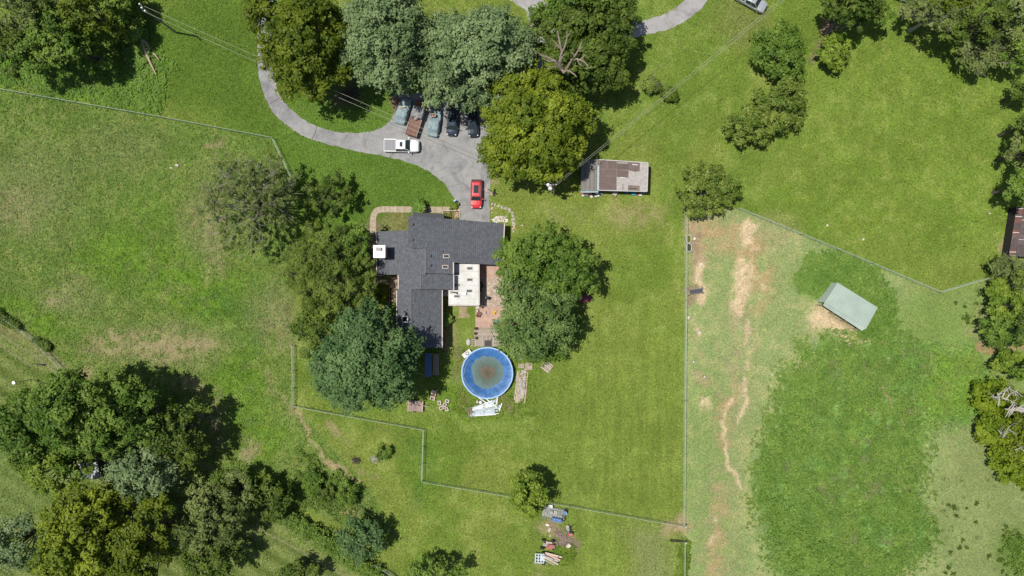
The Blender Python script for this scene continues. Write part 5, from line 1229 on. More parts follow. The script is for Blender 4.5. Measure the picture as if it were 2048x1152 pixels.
scatter_weeds('weeds', [(1090,1092),(1130,1085),(1140,1120),(1118,1125),(1110,1108)], 350, .24, 'lime', 206, .5, label='bright weeds between the rusty tractor and plank trailer', cat='weeds', jit=3)
scatter_weeds('weeds', [(240,55),(285,60),(300,120),(290,140),(255,120)], 900, .24, 'weed', 208, .8, label='weedy growth under the left pole', cat='weeds', jit=3)
scatter_weeds('weeds', [(930,690),(905,800),(880,830),(900,840),(1060,820),(1065,700),(1030,700)], 900, .16, 'lime', 209, .25, label='bright tufts of grass round the pool', cat='weeds', thr=.47, ns=15)
rg_ = np.random.default_rng(77); th = []
for q_ in range(44):
    cx_, cy_ = (rg_.uniform(1850, 2048), rg_.uniform(950, 1150)) if q_ < 30 else (rg_.uniform(1905, 1985), rg_.uniform(575, 650))
    r_ = rg_.uniform(.15, .42)
    for _ in range(int(34*r_)+6): th.append(((cx_-1024)/12.5+rg_.normal()*r_*.5, (576-cy_)/12.5+rg_.normal()*r_*.5, rg_.uniform(.1, .35)))
th = np.array(th); v, f, tt = leafquads(th, np.tile([0., 0., 1.], (len(th), 1)), rg_, .17, 5, .14*np.ones(len(th)), rg_.uniform(.1, .8, len(th))); v[:, 2] = np.maximum(v[:, 2], .01)
tagit(link('thistles', np_mesh('thistles', v, f, LM['dark'], tt)), 'dark thistle clumps dotted over the pale right pasture', 'thistles', kind='stuff')
def hedge(label, pts, w, h, n, sp, seed):
    rg = np.random.default_rng(seed); seg = rg.integers(0, len(pts)-1, n); u = rg.random(n)[:, None]; A = np.array(pts, float)
    q = A[seg]*(1-u)+A[seg+1]*u+rg.normal(size=(n, 2))*w*.45; hh = h*(.3+fbm(q[:, 0], q[:, 1], 14, seed))*rg.uniform(.3, 1, n)
    c = np.stack([(q[:, 0]-1024)/12.5, (576-q[:, 1])/12.5, hh], 1); v, f, tt = leafquads(c, np.tile([0., 0., 1.], (n, 1)), rg, .27, 12, .45*np.ones(n), np.clip(fbm(q[:, 0], q[:, 1], 18, seed+9), 0, 1)); v[:, 2] = np.maximum(v[:, 2], .01)
    TRI[0] += 2*len(f); o = link('hedgerow', np_mesh('hedgerow', v, f, LM[sp], tt)); tagit(o, label, 'hedgerow', kind='stuff')
hedge('overgrown hedgerow running down to the bottom edge', [(590,1040),(630,1062),(672,1085),(710,1115),(760,1150)], 16, 2.0, 1500, 'mid', 301)
hedge('scrubby hedgerow between the dark tree and left group', [(440,950),(480,965),(520,985),(560,1020),(600,1045)], 15, 2.0, 1200, 'mid', 302)
hedge('thin line of dark brambles along the left edge fence', [(0,622),(12,640),(40,652)], 8, 1.2, 240, 'dark', 303)
hedge('small dark bramble patch on the left edge fence line', [(75,680),(95,690),(100,695)], 6, 1.0, 130, 'dark', 304)
hedge('leafy undergrowth along the stony edge of the grove', [(1060,715),(1100,705),(1130,690),(1150,660),(1155,640)], 11, 1.4, 650, 'mid', 305)
hedge('leafy margin of the thicket on the right edge', [(1958,770),(1962,810),(1975,860),(1990,900),(2015,945),(2045,970)], 8, 1.6, 800, 'hedge', 306)
hedge('bottom right corner scrub', [(2020,1080),(2040,1100),(2048,1130)], 22, .5, 350, 'mid', 307)
# ================================================================== FENCES, POLES, WIRES
GALV = mat('galvanised_wire', (.46,.55,.40), .6, var=.1); PST = mat('fence_post', (.52,.56,.45), .8, var=.2); DPST = mat('dark_post', (.06,.055,.05), .9)
POST_ME = [None]
def fence(label, pts, h=1.25, step=38, rails=5, wr=.010, rail=.026, m=None):
    t = thing('wire_fence', label, 'fence', P(*pts[0])); w = MB(); r = MB(); m = m or GALV
    for (x1, y1), (x2, y2) in zip(pts[:-1], pts[1:]):
        A = P(x1, y1); B = P(x2, y2); L = (B-A).length; n = max(1, round(L/(step/12.5)))
        r.tube([(A-t.location)+Vector((0, 0, h)), (B-t.location)+Vector((0, 0, h))], rail, rail, 6)
        for k in range(rails):
            z = h*(k+.4)/(rails+.2); w.tube([(A-t.location)+Vector((0, 0, z)), (B-t.location)+Vector((0, 0, z))], wr, wr, 4)
        d = (B-A)/max(L, .01); q = 0.0
        while q < L:                                   # stays of the woven wire
            a = A+d*q-t.location; w.tube([a+Vector((0, 0, .05)), a+Vector((0, 0, h))], .007, .007, 3); q += .3
        for i in range(n+1):
            if POST_ME[0] is None:
                o = MB().cyl(0, 0, 0, h+.12, .05, n=8).build('post', PST, t); POST_ME[0] = o.data
            else: o = link('post', POST_ME[0], t)
            o.location = A.lerp(B, i/n)-t.location
    w.build('wire_mesh', m, t); r.build('top_rail', m, t)
fence('wire fence crossing the left pasture from the left edge', [(-40,172),(0,180),(160,208),(330,237),(548,278),(578,340),(592,372)])
fence('wire fence cornering below the blue-green tree', [(588,690),(589,740),(589,810),(720,834),(848,857),(845,960),(1000,986),(1140,1009),(1366,1049)])
fence('long straight fence between mown lawn and pale pasture', [(1371,412),(1370,600),(1368,800),(1366,1049)])
fence('short fence running from the gate to the bottom edge', [(1367,1080),(1366,1200)])
fence('wire fence zigzag across the right pasture to the edge', [(1475,418),(1600,469),(1740,527),(1875,584),(1968,557),(2010,566),(2070,578)])
fence('old thin wire fence along the mown strip at left', [(-20,612),(20,640),(75,680),(130,740)], h=1.1, rail=.02, wr=.012, rails=3)
fence('overgrown wire fence end at the bottom hedge', [(752,1125),(790,1150),(830,1170)], h=1.1, rail=.03, rails=3)
gt = thing('field_gate', 'dark tube field gate standing open at the fence gap', 'gate', P(1367.5, 1079)); g = MB()
for k in range(6): MB().tube([(-.1, 0, .2+k*.2), (-2.3, .07, .2+k*.2)], .03, n=6).build('rail', mat('gate_brown', (.13,.09,.08), .7), gt)
for x in (-.12, -1.2, -2.3): MB().tube([(x, .03, .15), (x, .03, 1.25)], .035, n=6).build('upright', mat('gate_brown', (.13,.09,.08)), gt)
for x, y, l in ((1366.5,1048,'stout dark gatepost at the upper side of the gate gap'),(1367.5,1079.5,'stout dark gatepost carrying the open gate')):
    o = MB().cyl(0, 0, 0, 1.6, .12, .11, 10).build('gatepost', PST); o.location = P(x, y); tagit(o, l, 'gatepost')
GP = mat('grey_pole', (.22,.20,.19), .9, var=.2, scale=3)
def pole(label, bx_, by_, tx, ty, h):
    t = thing('utility_pole', label, 'utility pole', P(bx_, by_)); top = P(tx, ty, h)-t.location
    MB().tube([(0, 0, -.1), top*.5, top], .16, .11, 10).build('shaft', GP, t); return t, top+t.location
p1, top1 = pole('grey utility pole beside the top left wood', 352, 65, 284, 15, 10.0)
MB().tube([top1-p1.location+Vector((-.3, .5, -.35)), top1-p1.location+Vector((.4, -.5, -.35))], .06, n=5).build('crossarm', GP, p1)
for i, q in enumerate(((-.35, .5), (-.05, -.05), (.45, -.5))): MB().cyl(top1.x-p1.location.x+q[0], top1.y-p1.location.y+q[1], top1.z-.35, top1.z+.1, .12, .10, 8).build('insulator', WP, p1)
p2, top2 = pole('utility pole with white transformer beside the workshop', 1108.5, 387, 1107, 369, 9.0)
q = top2-p2.location
MB().cyl(q.x-.42, q.y-.35, 6.9, 7.9, .30, n=14).build('transformer', mat('transformer_grey', (.62,.63,.65), .4, var=.05), p2, bevel=.04)
MB().cyl(q.x-.75, q.y+.1, 7.6, 8.0, .2, .24, 10).build('street_lamp', WP, p2); MB().tube([(q.x, q.y, 7.7), (q.x-.75, q.y+.1, 8.1)], .04, n=5).build('lamp_arm', GP, p2)
MB().tube([(q.x-.5, q.y-.1, 8.6), (q.x+.5, q.y+.1, 8.6)], .06, n=6).build('crossarm', GP, p2)
for s in (-.4, 0, .4): MB().cyl(q.x+s, q.y, 8.6, 8.8, .06, n=8).build('insulator', WP, p2)
MB().tube([(q.x+.1, q.y-.1, 7.2), (q.x+.15, q.y-1.1, 7.0), (q.x+.1, q.y-1.2, 6.7)], .03, n=5).build('bracket', GP, p2)
WIR = mat('pale_wire', (.42,.42,.34), .5, var=.05)
def wire(label, a, c, sag, r=.019):
    t = thing('power_line', label, 'power line', Vector((a.x, a.y, 0))); pts = []
    for i in range(21):
        u = i/20; v = a.lerp(c, u); pts.append(Vector((v.x, v.y, v.z-4*sag*u*(1-u)))-t.location)
    MB().tube(pts, r, r, 5).build('wire', WIR, t)
wire('upper power wire from the left pole to the transformer pole', top1+Vector((.3, .2, 0)), top2+Vector((-.2, .25, -.1)), 1.6)
wire('lower power wire from the left pole to the transformer pole', top1+Vector((0, -.45, 0)), top2+Vector((-.2, -.35, -.4)), 1.9)
far = P(1590, -22, 9.0)
wire('upper power wire from the transformer pole to the top right', top2+Vector((.3, .1, -.1)), far+Vector((-.15, .1, 0)), 1.2)
wire('lower power wire from the transformer pole to the top right', top2+Vector((.3, -.15, -.3)), far+Vector((.1, -.2, 0)), 1.5)
# basketball hoop at the drive side
bh = thing('basketball_hoop', 'basketball hoop on a pole at the right side of the drive', 'basketball hoop', P(984.5, 387)); BL = mat('hoop_black', (.05,.05,.06), .5)
MB().tube([(0, 0, 0), (-.05, .02, 2.6), (-.55, .25, 3.1)], .06, n=8).build('pole', BL, bh); MB().box(-.72, .3, 3.05, .05, 1.15, .8, rz=R(-6)).build('backboard', mat('clear_board', (.55,.58,.62), .3), bh)
MB().ring(-1.0, .3, 2.72, 2.76, .2, .24, 16).build('ring', mat('hoop_orange', (.6,.15,.05), .5), bh); MB().box(.1, -.05, .12, .8, .55, .24, rz=R(-15)).build('base', mat('tan_base', (.50,.38,.28), .7), bh, bevel=.05)

# ================================================================== STONES
STN = mat('flat_stone', (.42,.38,.34), .9, var=.2, scale=5, bump=.3, blotch=.1); PSTN = mat('pink_stone', (.52,.34,.26), .9, var=.15)
def rock(mb_, x, y, z, rx, ry, rz_, seed, rot=0):
    rg = random.Random(seed); n = 9; vs = []
    for k, (zz, s) in enumerate(((0, .92), (.6, 1.0), (1.0, .74))):
        for i in range(n):
            a = 2*math.pi*i/n; j = 1+.20*math.sin(a*2+seed)+rg.uniform(-.10, .10)
            u, v = rx*s*j*math.cos(a), ry*s*j*math.sin(a); vs.append((x+u*math.cos(rot)-v*math.sin(rot), y+u*math.sin(rot)+v*math.cos(rot), z+zz*rz_))
    return mb_.add(vs, [(k*n+i, k*n+(i+1) % n, (k+1)*n+(i+1) % n, (k+1)*n+i) for k in range(2) for i in range(n)]+[tuple(range(2*n, 3*n))])
pth = thing('stepping_stone_path', 'curved path of flat stepping stones right of the drive', 'stepping stones', P(1010, 420))
for i, (x, y, rx, ry, pk) in enumerate(((984.2,408,.17,.36,0),(990,409,.18,.32,0),(997,412,.24,.30,0),(1003.5,415,.26,.30,0),(1011,416.6,.34,.36,0),(1019,420,.36,.38,0),(1024.5,425.4,.30,.26,0),(1025.7,432,.32,.30,0),(1026.6,439,.38,.28,0),(1027,447.6,.38,.44,0),(1027.3,456,.30,.34,1),(1027,463,.18,.24,0),(984.2,416.5,.28,.28,1),(983.7,424.4,.16,.2,1),(1044.5,451,.3,.16,1),(1032.5,459.5,.12,.16,1))):
    q = P(x, y)-pth.location; mb = MB(); rock(mb, q.x, q.y, -.02, rx*.88, ry*.86, .09, i*3+1, R(-20)); mb.build('stone', PSTN if pk else STN, pth)
rb = thing('rock_bed', 'bed of small white and tan rocks at the house corner', 'rock bed', P(998, 438)); WST = mat('white_rock', (.60,.55,.48), .9, var=.2, blotch=.25)
for i in range(70):
    u, v = random.uniform(-16, 16), random.uniform(-7, 8)
    if v > 4+u*.2: continue
    q = P(998+u, 438-v)-rb.location; s = random.uniform(.10, .24); rock(MB(), 0, 0, 0, 1, 1, 1, 0); mb = MB(); rock(mb, q.x, q.y, -.02, s, s*random.uniform(.6, 1), s*.8, i, random.uniform(0, 3)); mb.build('rock', WST, rb)
rb2 = thing('rock_edging', 'line of pale rocks edging the grove beside the lawn', 'rock edging', P(1150, 665))
for i, (x, y) in enumerate([(1154,636),(1156,642),(1155,648),(1156,654),(1154,660),(1151,664),(1154,668),(1149,672),(1144,678),(1140,684),(1135,690),(1131,694),(1147,660),(1060,712),(1042,706),(1037,712),(1045,714),(1040,719),(1049,709)]):
    q = P(x, y)-rb2.location; mb = MB(); s = random.uniform(.18, .34); rock(mb, q.x, q.y, -.03, s, s*.7, s*.7, i+50, random.uniform(0, 3)); mb.build('rock', mat('pale_rock', (.48,.41,.35), .9, var=.2, blotch=.2), rb2)
for i, (x, y, s, l) in enumerate(((1095,1049,.32,'pale boulder below the wire kennel, largest of three'),(1100,1057,.27,'pale boulder in the middle of three in a row'),(1098,1061,.2,'smallest pale boulder just below the middle one'),(1100.5,1071,.2,'pale stone just above the rusty tractor'),(1137,1091,.45,'rounded pale rock at the end of the brush heap'),(1140,1098,.3,'brown rock at the lower end of the brush heap'),(355,331,.3,'pale flat stone in the left pasture'),(343,336,.2,'smaller pale stone beside the flat one in left pasture'),(310,209,.22,'pale stone above the left fence line'),(1654,451,.2,'tiny pale stone in the right lawn above the fence'),(1726,479,.2,'pinkish stone in the right lawn near the zigzag fence'),(1979,427,.16,'white stone in the right lawn near the barn'),(1544,749,.22,'bluish stone at the edge of the trodden pasture'))):
    mb = MB(); rock(mb, 0, 0, 0, s, s*.8, s*.8, i+90); o = mb.build('stone', WST); o.location = P(x, y); tagit(o, l, 'stone')

# ================================================================== FARM AND GARDEN THINGS
def trough(label, x, y, L, W, rimm, water):
    t = thing('water_trough', label, 'water trough', P(x, y, .5).xy.to_3d(), R(1)); r = W/2
    MB().ring(0, 0, 0, .58, r-.05, r, 28, L=L-W).build('tank', rimm, t); MB().ring(0, 0, .58, .63, r-.07, r+.03, 28, L=L-W).build('rim', mat('steel_rim', (.6,.58,.6), .4, .3), t)
    pts = [(( r-.06)*math.cos(a), (r-.06)*math.sin(a)+((L-W)/2 if math.sin(a) > 0 else -(L-W)/2), .46) for a in np.linspace(0, 2*math.pi, 28, endpoint=False)]
    w_ = MB(); w_.add(pts, [tuple(range(28))]); w_.build('water', water, t)
trough('upper oval water trough with bright algae green water by the fence', 1376.8, 478, 1.3, .85, mat('zinc', (.33,.36,.33), .5, .3), mat('algae_water', (.12,.14,.01), .2, var=.1))
trough('lower oval water trough with dark olive water by the fence', 1377.3, 495, 1.35, .9, mat('zinc', (.33,.36,.33)), mat('olive_water', (.065,.075,.035), .15, var=.1))
CRW = mat('cream_bucket', (.68,.60,.50), .6, var=.1)
for x, y, l in ((1388,477.5,'cream feed bucket beside the upper water trough'),(1401.5,528.5,'cream bucket alone between the troughs and hay feeder'),(1376,635,'cream bucket against the fence below the hay feeder'),(1398,665,'white bucket with grey lid on the pale pasture'),(1386,723.5,'dark rimmed feed pan in the lower pasture strip'),(1408,753.5,'brown feed pan, lowest of the pasture buckets')):
    t = thing('feed_bucket', l, 'bucket', P(x, y)); m_ = CRW if y < 700 else mat('dull_pan', (.30,.23,.19), .7)
    MB().ring(0, 0, 0, .32, .17, .215, 16).build('bucket_wall', m_, t); MB().cyl(0, 0, 0, .20, .18, n=14).build('feed', CRW if y < 600 else mat('pale_feed', (.55,.52,.50), .8), t)
hf = thing('hay_feeder', 'long black hay feeder with rails on trodden soil', 'hay feeder', P(1389.5, 582.5), R(8)); FB = mat('feeder_black', (.045,.05,.07), .5)
lo_ = MB(); lo_.prism([(-1.0,-.32,.75),(1.0,-.32,.75),(1.0,.32,.75),(-1.0,.32,.75)], [(-.9,-.12,.3),(.9,-.12,.3),(.9,.12,.3),(-.9,.12,.3)]); lo_.build('trough', FB, hf)
for s in (-.36, .36): MB().tube([(-1.12, s, .85), (1.12, s, .85)], .035, n=6).build('rail', mat('feeder_rail', (.30,.27,.25), .5), hf)
for i in range(9): MB().tube([(-1.0+i*.25, -.36, .86), (-1.0+i*.25, .36, .86)], .018, n=5).build('bar', mat('feeder_bar', (.16,.17,.2), .5), hf)
MB().tube([(-.9, -.62, .12), (.85, -.62, .12)], .03, n=6).build('skid', mat('yellow_wood', (.42,.33,.17)), hf)
for x in (-1.1, 1.1):
    for y in (-.36, .36): MB().tube([(x, y, .9), (x*1.05, y*1.7, 0)], .04, n=6).build('leg', FB, hf)
# pallets, lumber, crates, scrap
PAL = mat('pallet_wood', (.42,.34,.28), .9, var=.25, scale=4, blotch=.15)
def pallet(label, x, y, rot, w, l, n=6, m=None, extra=None):
    t = thing('pallet', label, 'pallet', P(x, y), rot); m = m or PAL
    for i in range(n): MB().box(0, -l/2+l/n*(i+.5), .14, w, l/n*.78, .03).build('slat', m, t)
    for i in (-1, 0, 1): MB().box(i*(w/2-.06), 0, .07, .09, l, .1).build('stringer', m, t)
    return t
pallet('weathered pallet lying tilted on lawn below the shrubs', 1093.5, 732.5, R(-38), 1.6, 1.55, 5)
pallet('small pale pallet right of the pool, left of a pair', 1042.5, 731.5, R(2), .85, .75, 4)
pallet('square pallet with rust red scrap, right of a pair', 1057, 732.5, R(5), 1.15, 1.1, 5, mat('reddish_pallet', (.46,.33,.30), .9, var=.3))
deck_t = thing('utility_trailer', 'low wooden deck trailer half under the blue-green tree', 'trailer', P(831, 811), R(-3))
for i in range(7): MB().box(-1.05+i*.35, 0, .55, .33, 1.65, .05).build('bed_plank', mat('trailer_plank', (.33,.24,.21), .9, var=.3, scale=3, blotch=.2), deck_t)
MB().box(1.25, 0, .6, .07, 1.75, .14).build('end_rail', mat('pink_rail', (.55,.42,.38), .8), deck_t); MB().tube([(1.25, .1, .45), (2.1, .05, .42)], .05, n=6).build('hitch', PW, deck_t)
for s in (-1, 1): MB().wheelx(0, s*.93, .3, .3, .18).build('wheel', TYR, deck_t)
LUM = [mat('lumber_pink', (.56,.38,.31), .9, var=.2, scale=3), mat('lumber_tan', (.60,.46,.36), .9, var=.2, scale=3), mat('lumber_grey', (.44,.42,.43), .9, var=.2, scale=3)]
for i in range(16):
    lay = i//8; k = i % 8; x = -0.82+k*.23+random.uniform(-.03, .03); o = MB().box(0, 0, 0, random.uniform(.14, .21), random.uniform(4.3, 5.2), .06).build('plank', LUM[(i*7) % 3 if k != 4 else 2])
    p = P(1042.5, 772)+Vector((x, random.uniform(-.3, .3), .07+lay*.075)); o.location = p; o.rotation_euler = (0, 0, R(-5.5)+random.uniform(-.012, .012))
    tagit(o, ('long plank on top of the lumber stack, %s from its left side' % ('first','second','third','fourth','fifth','sixth','seventh','eighth')[k]) if lay else 'long plank in the bottom layer of the lumber stack', 'plank', 'planks in the lumber stack beside the pool')
strip('plank', 'thin white lath along the left side of the lumber stack', 1033.5, 768, .1, 3.0, .07, R(84), mat('white_lath', (.7,.68,.64), .7), cat='lath')
def crate(label, x, y, rot, w, l, h=.4, cells=1, fill=None):
    t = thing('wooden_crate', label, 'crate', P(x, y), rot); m = mat('crate_pale', (.58,.53,.47), .85, var=.15, blotch=.12)
    for s in (-1, 1): MB().box(0, s*(l/2-.06), h/2, w, .12, h).build('side', m, t); MB().box(s*(w/2-.06), 0, h/2, .12, l-.25, h).build('side', m, t)
    for c_ in range(1, cells): MB().box(0, -l/2+l*c_/cells, h/2, w-.25, .13, h).build('divider', m, t)
    MB().box(0, 0, .1, w-.25, l-.25, .1).build('bottom', fill or mat('rust_fill', (.27,.13,.09), .95, var=.5, scale=6), t); return t
crate('long white planter crate with three cells left of the pool', 867, 790, R(-12), .75, 1.55, cells=3)
crate('white crate with reddish soil, upper left of the scattered five', 879.3, 805, R(3), .55, .68)
crate('white crate, upper right of the scattered five', 894.8, 801.3, R(-20), .62, .55)
crate('grey crate tipped in the middle of the scattered five', 890, 809, R(-35), .55, .6)
crate('pale crate, lower left of the scattered five', 883.3, 815, R(25), .72, .58)
crate('smallest white crate, lower right of the scattered five', 893.8, 817.5, R(22), .5, .62)
# galvanised pool-frame scrap
SCR = mat('scrap_white', (.66,.68,.70), .5, .1, var=.1, blotch=.1); SCB = mat('scrap_bluegrey', (.50,.57,.63), .5, .1, var=.15, blotch=.08)
for i in range(10):
    o = MB().box(0, 0, 0, random.uniform(2.8, 4.6), random.uniform(.24, .42), .04, rx=random.uniform(-.25, .25)).build('metal_rail', SCB if i % 3 else SCR); o.location = P(972+random.uniform(-5, 5)-i*.4, 807+i*2.5, .14+.04*(i % 3)); o.rotation_euler = (0, random.uniform(-.01, .01), R(18-i*1.6))
    tagit(o, ('topmost','second from top','third from top','fourth from top','fifth from top','fifth from bottom','fourth from bottom','third from bottom','second from bottom','lowest')[i]+' metal rail in the scrap heap below the pool', 'metal rail', 'metal rails heaped below the pool')
for i, (x, y, L, a, w) in enumerate(((966,801,2.8,-35,.14),(987,809,2.8,-38,.16),(972,806,2.2,22,.12),(994,801,1.2,85,.2),(1001,814,1.3,70,.16),(976,829,3.6,6,.1))):
    o = MB().box(0, 0, 0, L, w, .06).build('white_post', SCR); o.location = P(x, y, .25+.02*i); o.rotation_euler = (0, 0, R(a)); tagit(o, ('white post slanting from the pool rim at upper left of the scrap heap','white post slanting down over the middle of the scrap heap','white post rising to the right across the upper scrap heap','short upright white post touching the pool above the scrap','short steep white post at the right end of the scrap','long white post along the bottom edge of the scrap heap')[i], 'metal post', 'white posts on the scrap heap')
t = thing('loose_wheel', 'grey spoked wheel lying at the left of the scrap heap', 'wheel', P(961, 804.5)); MB().ring(0, 0, .05, .22, .25, .38, 20).build('tyre', mat('grey_rubber', (.12,.12,.13), .8), t); MB().cyl(0, 0, .06, .18, .24, n=14).build('hub', RIM, t)
strip('block', 'small cream block left of the grey wheel', 954.5, 803.5, .12, .25, .4, 0, CRM, .24)
brush('tangle of pinkish brush at the left tip of the scrap heap', 941, 824, 8, 10, 40, mat('pinkish_sticks', (.36,.27,.23)), 8, .3)
# kennel with barrels
kn = thing('wire_kennel', 'rectangular wire kennel with grey floor beside the lone tree', 'kennel', P(1106, 1025), R(-12)); KW = mat('kennel_wire', (.50,.52,.50), .4, .4)
MB().box(0, -.05, .06, 3.3, 1.75, .1).build('floor', mat('kennel_floor', (.30,.31,.28), .8, var=.3, scale=4), kn)
for i in range(9): MB().tube([(-1.65+i*.4125, -.9, 1.2), (-1.65+i*.4125, .9, 1.2)], .02, n=4).build('roof_bar', KW, kn)
for y in (-.9, -.1, .9): MB().tube([(-1.65, y, 1.2), (1.65, y, 1.2)], .028, n=4).build('roof_bar', KW, kn)
mb = MB()
for i in range(34): mb.tube([(-1.65+i*.1, .0, 1.19), (-1.65+i*.1, .9, 1.19)], .008, n=3)
mb.build('wire_mesh', KW, kn)
for x in (-1.65, 1.65):
    for y in (-.9, .9): MB().tube([(x, y, 0), (x, y, 1.2)], .03, n=6).build('post', KW, kn)
MB().box(.75, -.82, .5, 1.5, .55, .9).build('blue_panel', mat('blue_plastic', (.10,.22,.52), .5, var=.15), kn, bevel=.03)
MB().box(-.3, .1, .35, .5, .45, .5, rz=.4).build('house_box', mat('pale_bin', (.52,.50,.48), .7), kn, bevel=.05); MB().cyl(.35, .2, .1, .35, .28, n=12).build('pan', CRM, kn)
brl = thing('barrel', 'blue barrel at the right end of the wire kennel', 'barrel', P(1129.3, 1023)); MB().cyl(0, 0, 0, .85, .3, n=18).build('drum', mat('blue_plastic', (.10,.22,.52)), brl, bevel=.03); MB().ring(0, 0, .85, .88, .25, .31, 18).build('rim', mat('light_blue', (.25,.42,.68), .5), brl)
for x, y, l in ((1128,1031,'black tyre right of the wire kennel'),(1132,1020,'dark tub behind the blue barrel'),(1127,1037.5,'black tub below the tyre near the kennel')):
    t = thing('rubber_tub', l, 'tub', P(x, y)); MB().ring(0, 0, 0, .3, .2, .3, 16).build('tub_wall', BLK, t); MB().cyl(0, 0, 0, .08, .2, n=12).build('tub_floor', mat('tub_grey', (.2,.2,.2), .8), t)
strip('white_chair_back', 'white slatted panel at the upper left of the kennel', 1100.5, 1013, .7, .75, .5, R(-12), SCR, .05, cat='panel')
# tiller / red machine
tl = thing('garden_tiller', 'broken red and grey garden machine beside the brush heap', 'garden machine', P(1138, 1060), R(-60)); OR = mat('machine_red', (.55,.09,.05), .5, var=.2); GM = mat('machine_grey', (.30,.30,.32), .5, .2, var=.2)
MB().box(0, 0, .4, 1.5, .4, .3).build('chassis', GM, tl, bevel=.04); MB().box(.15, .1, .62, .5, .42, .3).build('engine', BLK, tl, bevel=.04); MB().box(.55, -.32, .35, .5, .28, .12, rz=.5).build('blade_guard', OR, tl); MB().box(-.75, .1, .45, .5, .5, .25).build('hopper', mat('machine_beige', (.42,.35,.30), .6), tl, bevel=.05)
MB().tube([(-.3, .15, .5), (-.6, .9, .9), (-.5, 1.2, .95)], .03, n=6).build('handle', BLK, tl); MB().tube([(.1, .2, .5), (.2, .95, .9)], .03, n=6).build('handle', mat('yellow_bar', (.55,.42,.12), .6), tl)
for x, y in ((.5, .42), (.5, -.45), (-.35, .45)): MB().wheelx(x, y, .2, .2, .14).build('wheel', TYR, tl)
MB().box(.85, .1, .3, .4, .3, .12, rz=-.4).build('plough', OR, tl)
# rusty tractor
tr = thing('lawn_tractor', 'rusty red lawn tractor with four black wheels in tall grass', 'tractor', P(1096, 1087), R(-6)); TR_ = mat('faded_red', (.38,.13,.10), .7, var=.35, scale=5, blotch=.15); TW = mat('faded_pink', (.50,.38,.34), .7, var=.2)
MB().box(.45, -.15, .62, .95, .62, .4).build('hood', TR_, tr, bevel=.05); MB().box(-.35, 0, .5, .9, .5, .22).build('chassis', TW, tr, bevel=.03); MB().box(-.65, .1, .72, .4, .42, .12).build('seat', GM, tr, bevel=.04)
for x, y, r in ((-.85, -.62, .36), (-.75, .66, .32), (.75, .68, .32), (.85, -.62, .26)): w_ = MB().wheelx(x, y, r, r, .3).build('wheel', TYR, tr, bevel=.03)
MB().wheelx(-.85, -.62, .36, .15, .32).build('hub', GM, tr); MB().box(.1, .38, .6, 1.0, .28, .06).build('fender', TW, tr); MB().box(.2, -.55, .5, .9, .3, .06).build('fender', TR_, tr); MB().ring(-.1, .05, .9, .93, .16, .2, 14).build('steering_wheel', BLK, tr); MB().tube([(.1, .05, .6), (-.1, .05, .92)], .025, n=5).build('steering_column', BLK, tr); MB().box(1.0, -.15, .6, .1, .5, .3).build('grille', GM, tr)
# trailer with planks
tt = thing('plank_trailer', 'pale blue metal trailer frame with two tyres, loaded with planks', 'trailer', P(1083, 1114), R(-3)); TB = mat('pale_blue_metal', (.52,.60,.64), .5, .1, var=.15)
for x in (-1.0, -.55, -.1, .35): MB().box(x, 0, .55, .16, 1.5, .08).build('cross_member', TB, tt)
for y in (-.7, -.25, .25, .7): MB().box(-.33, y, .6, 1.5, .13, .08).build('rail', TB, tt)
MB().box(.15, .1, .64, .8, .9, .05).build('bed_sheet', TB, tt)
for s in (-1, 1): MB().wheelx(.35, s*.92, .3, .3, .24).build('wheel', TYR, tt, bevel=.03)
for i, (x, y, L, a, w) in enumerate(((1107,1110,2.7,-15,.28),(1106,1114,2.5,-24,.26),(1101,1117,2.6,-20,.24),(1103,1122,2.4,-28,.2),(1110,1117,1.6,30,.1),(1098,1124,2.0,-28,.12))):
    o = MB().box(0, 0, 0, L, w, .06).build('plank', LUM[(1, 0, 2)[i % 3]]); o.location = P(x, y, .70+.05*(i % 2)); o.rotation_euler = (0, 0, R(a)); tagit(o, ('uppermost tan plank on the pale blue trailer','wide pinkish plank just below the uppermost one on the trailer','grey plank in the middle of the trailer load','tan plank second from the bottom of the trailer load','short narrow plank lying crosswise at the right end of the load','narrow grey plank lowest in the trailer load')[i], 'plank', 'planks loaded on the pale blue trailer')
# maroon cart in the shade
mc = thing('garden_cart', 'maroon cart filled with odds and ends in tree shade', 'cart', P(1170, 597), R(14)); MR_ = mat('maroon', (.30,.05,.09), .5, var=.15)
MB().box(0, 0, .35, 1.75, 1.0, .06).build('floor', MR_, mc)
for s in (-1, 1): MB().box(0, s*.5, .5, 1.75, .07, .3).build('side', MR_, mc); MB().box(s*.87, 0, .5, .07, .95, .3).build('side', MR_, mc)
for i in range(3): MB().box(.1+i*.28, .12-.08*i, .6, .1, .8, .06, rz=.2).build('slat', MR_, mc)
for x in (-.55, .55):
    for s in (-1, 1): MB().wheelx(x, s*.55, .18, .18, .1).build('wheel', TYR, mc)
for x, y, l, m_ in ((1164.5,594.5,'yellowish bag at the left end inside the maroon cart',mat('sack_yellow', (.45,.33,.2), .8)),(1174,590.5,'pinkish box at the upper right inside the maroon cart',mat('box_pink', (.62,.45,.42), .8)),(1171.5,597,'grey can in the middle of the maroon cart',GM),(1175.5,598.5,'pale box at the right end of the maroon cart',CRM)):
    o = MB().box(0, 0, 0, .26, .2, .22, rz=.4).build('parcel', m_, bevel=.03); p = P(x, y, .5); o.location = p; tagit(o, l, 'parcel')
t = strip('pale_board', 'bluish white board standing at the dark foot of the grove', 1118, 678.5, .5, .35, .95, R(4), mat('bluish_board', (.42,.47,.55), .6), .08)
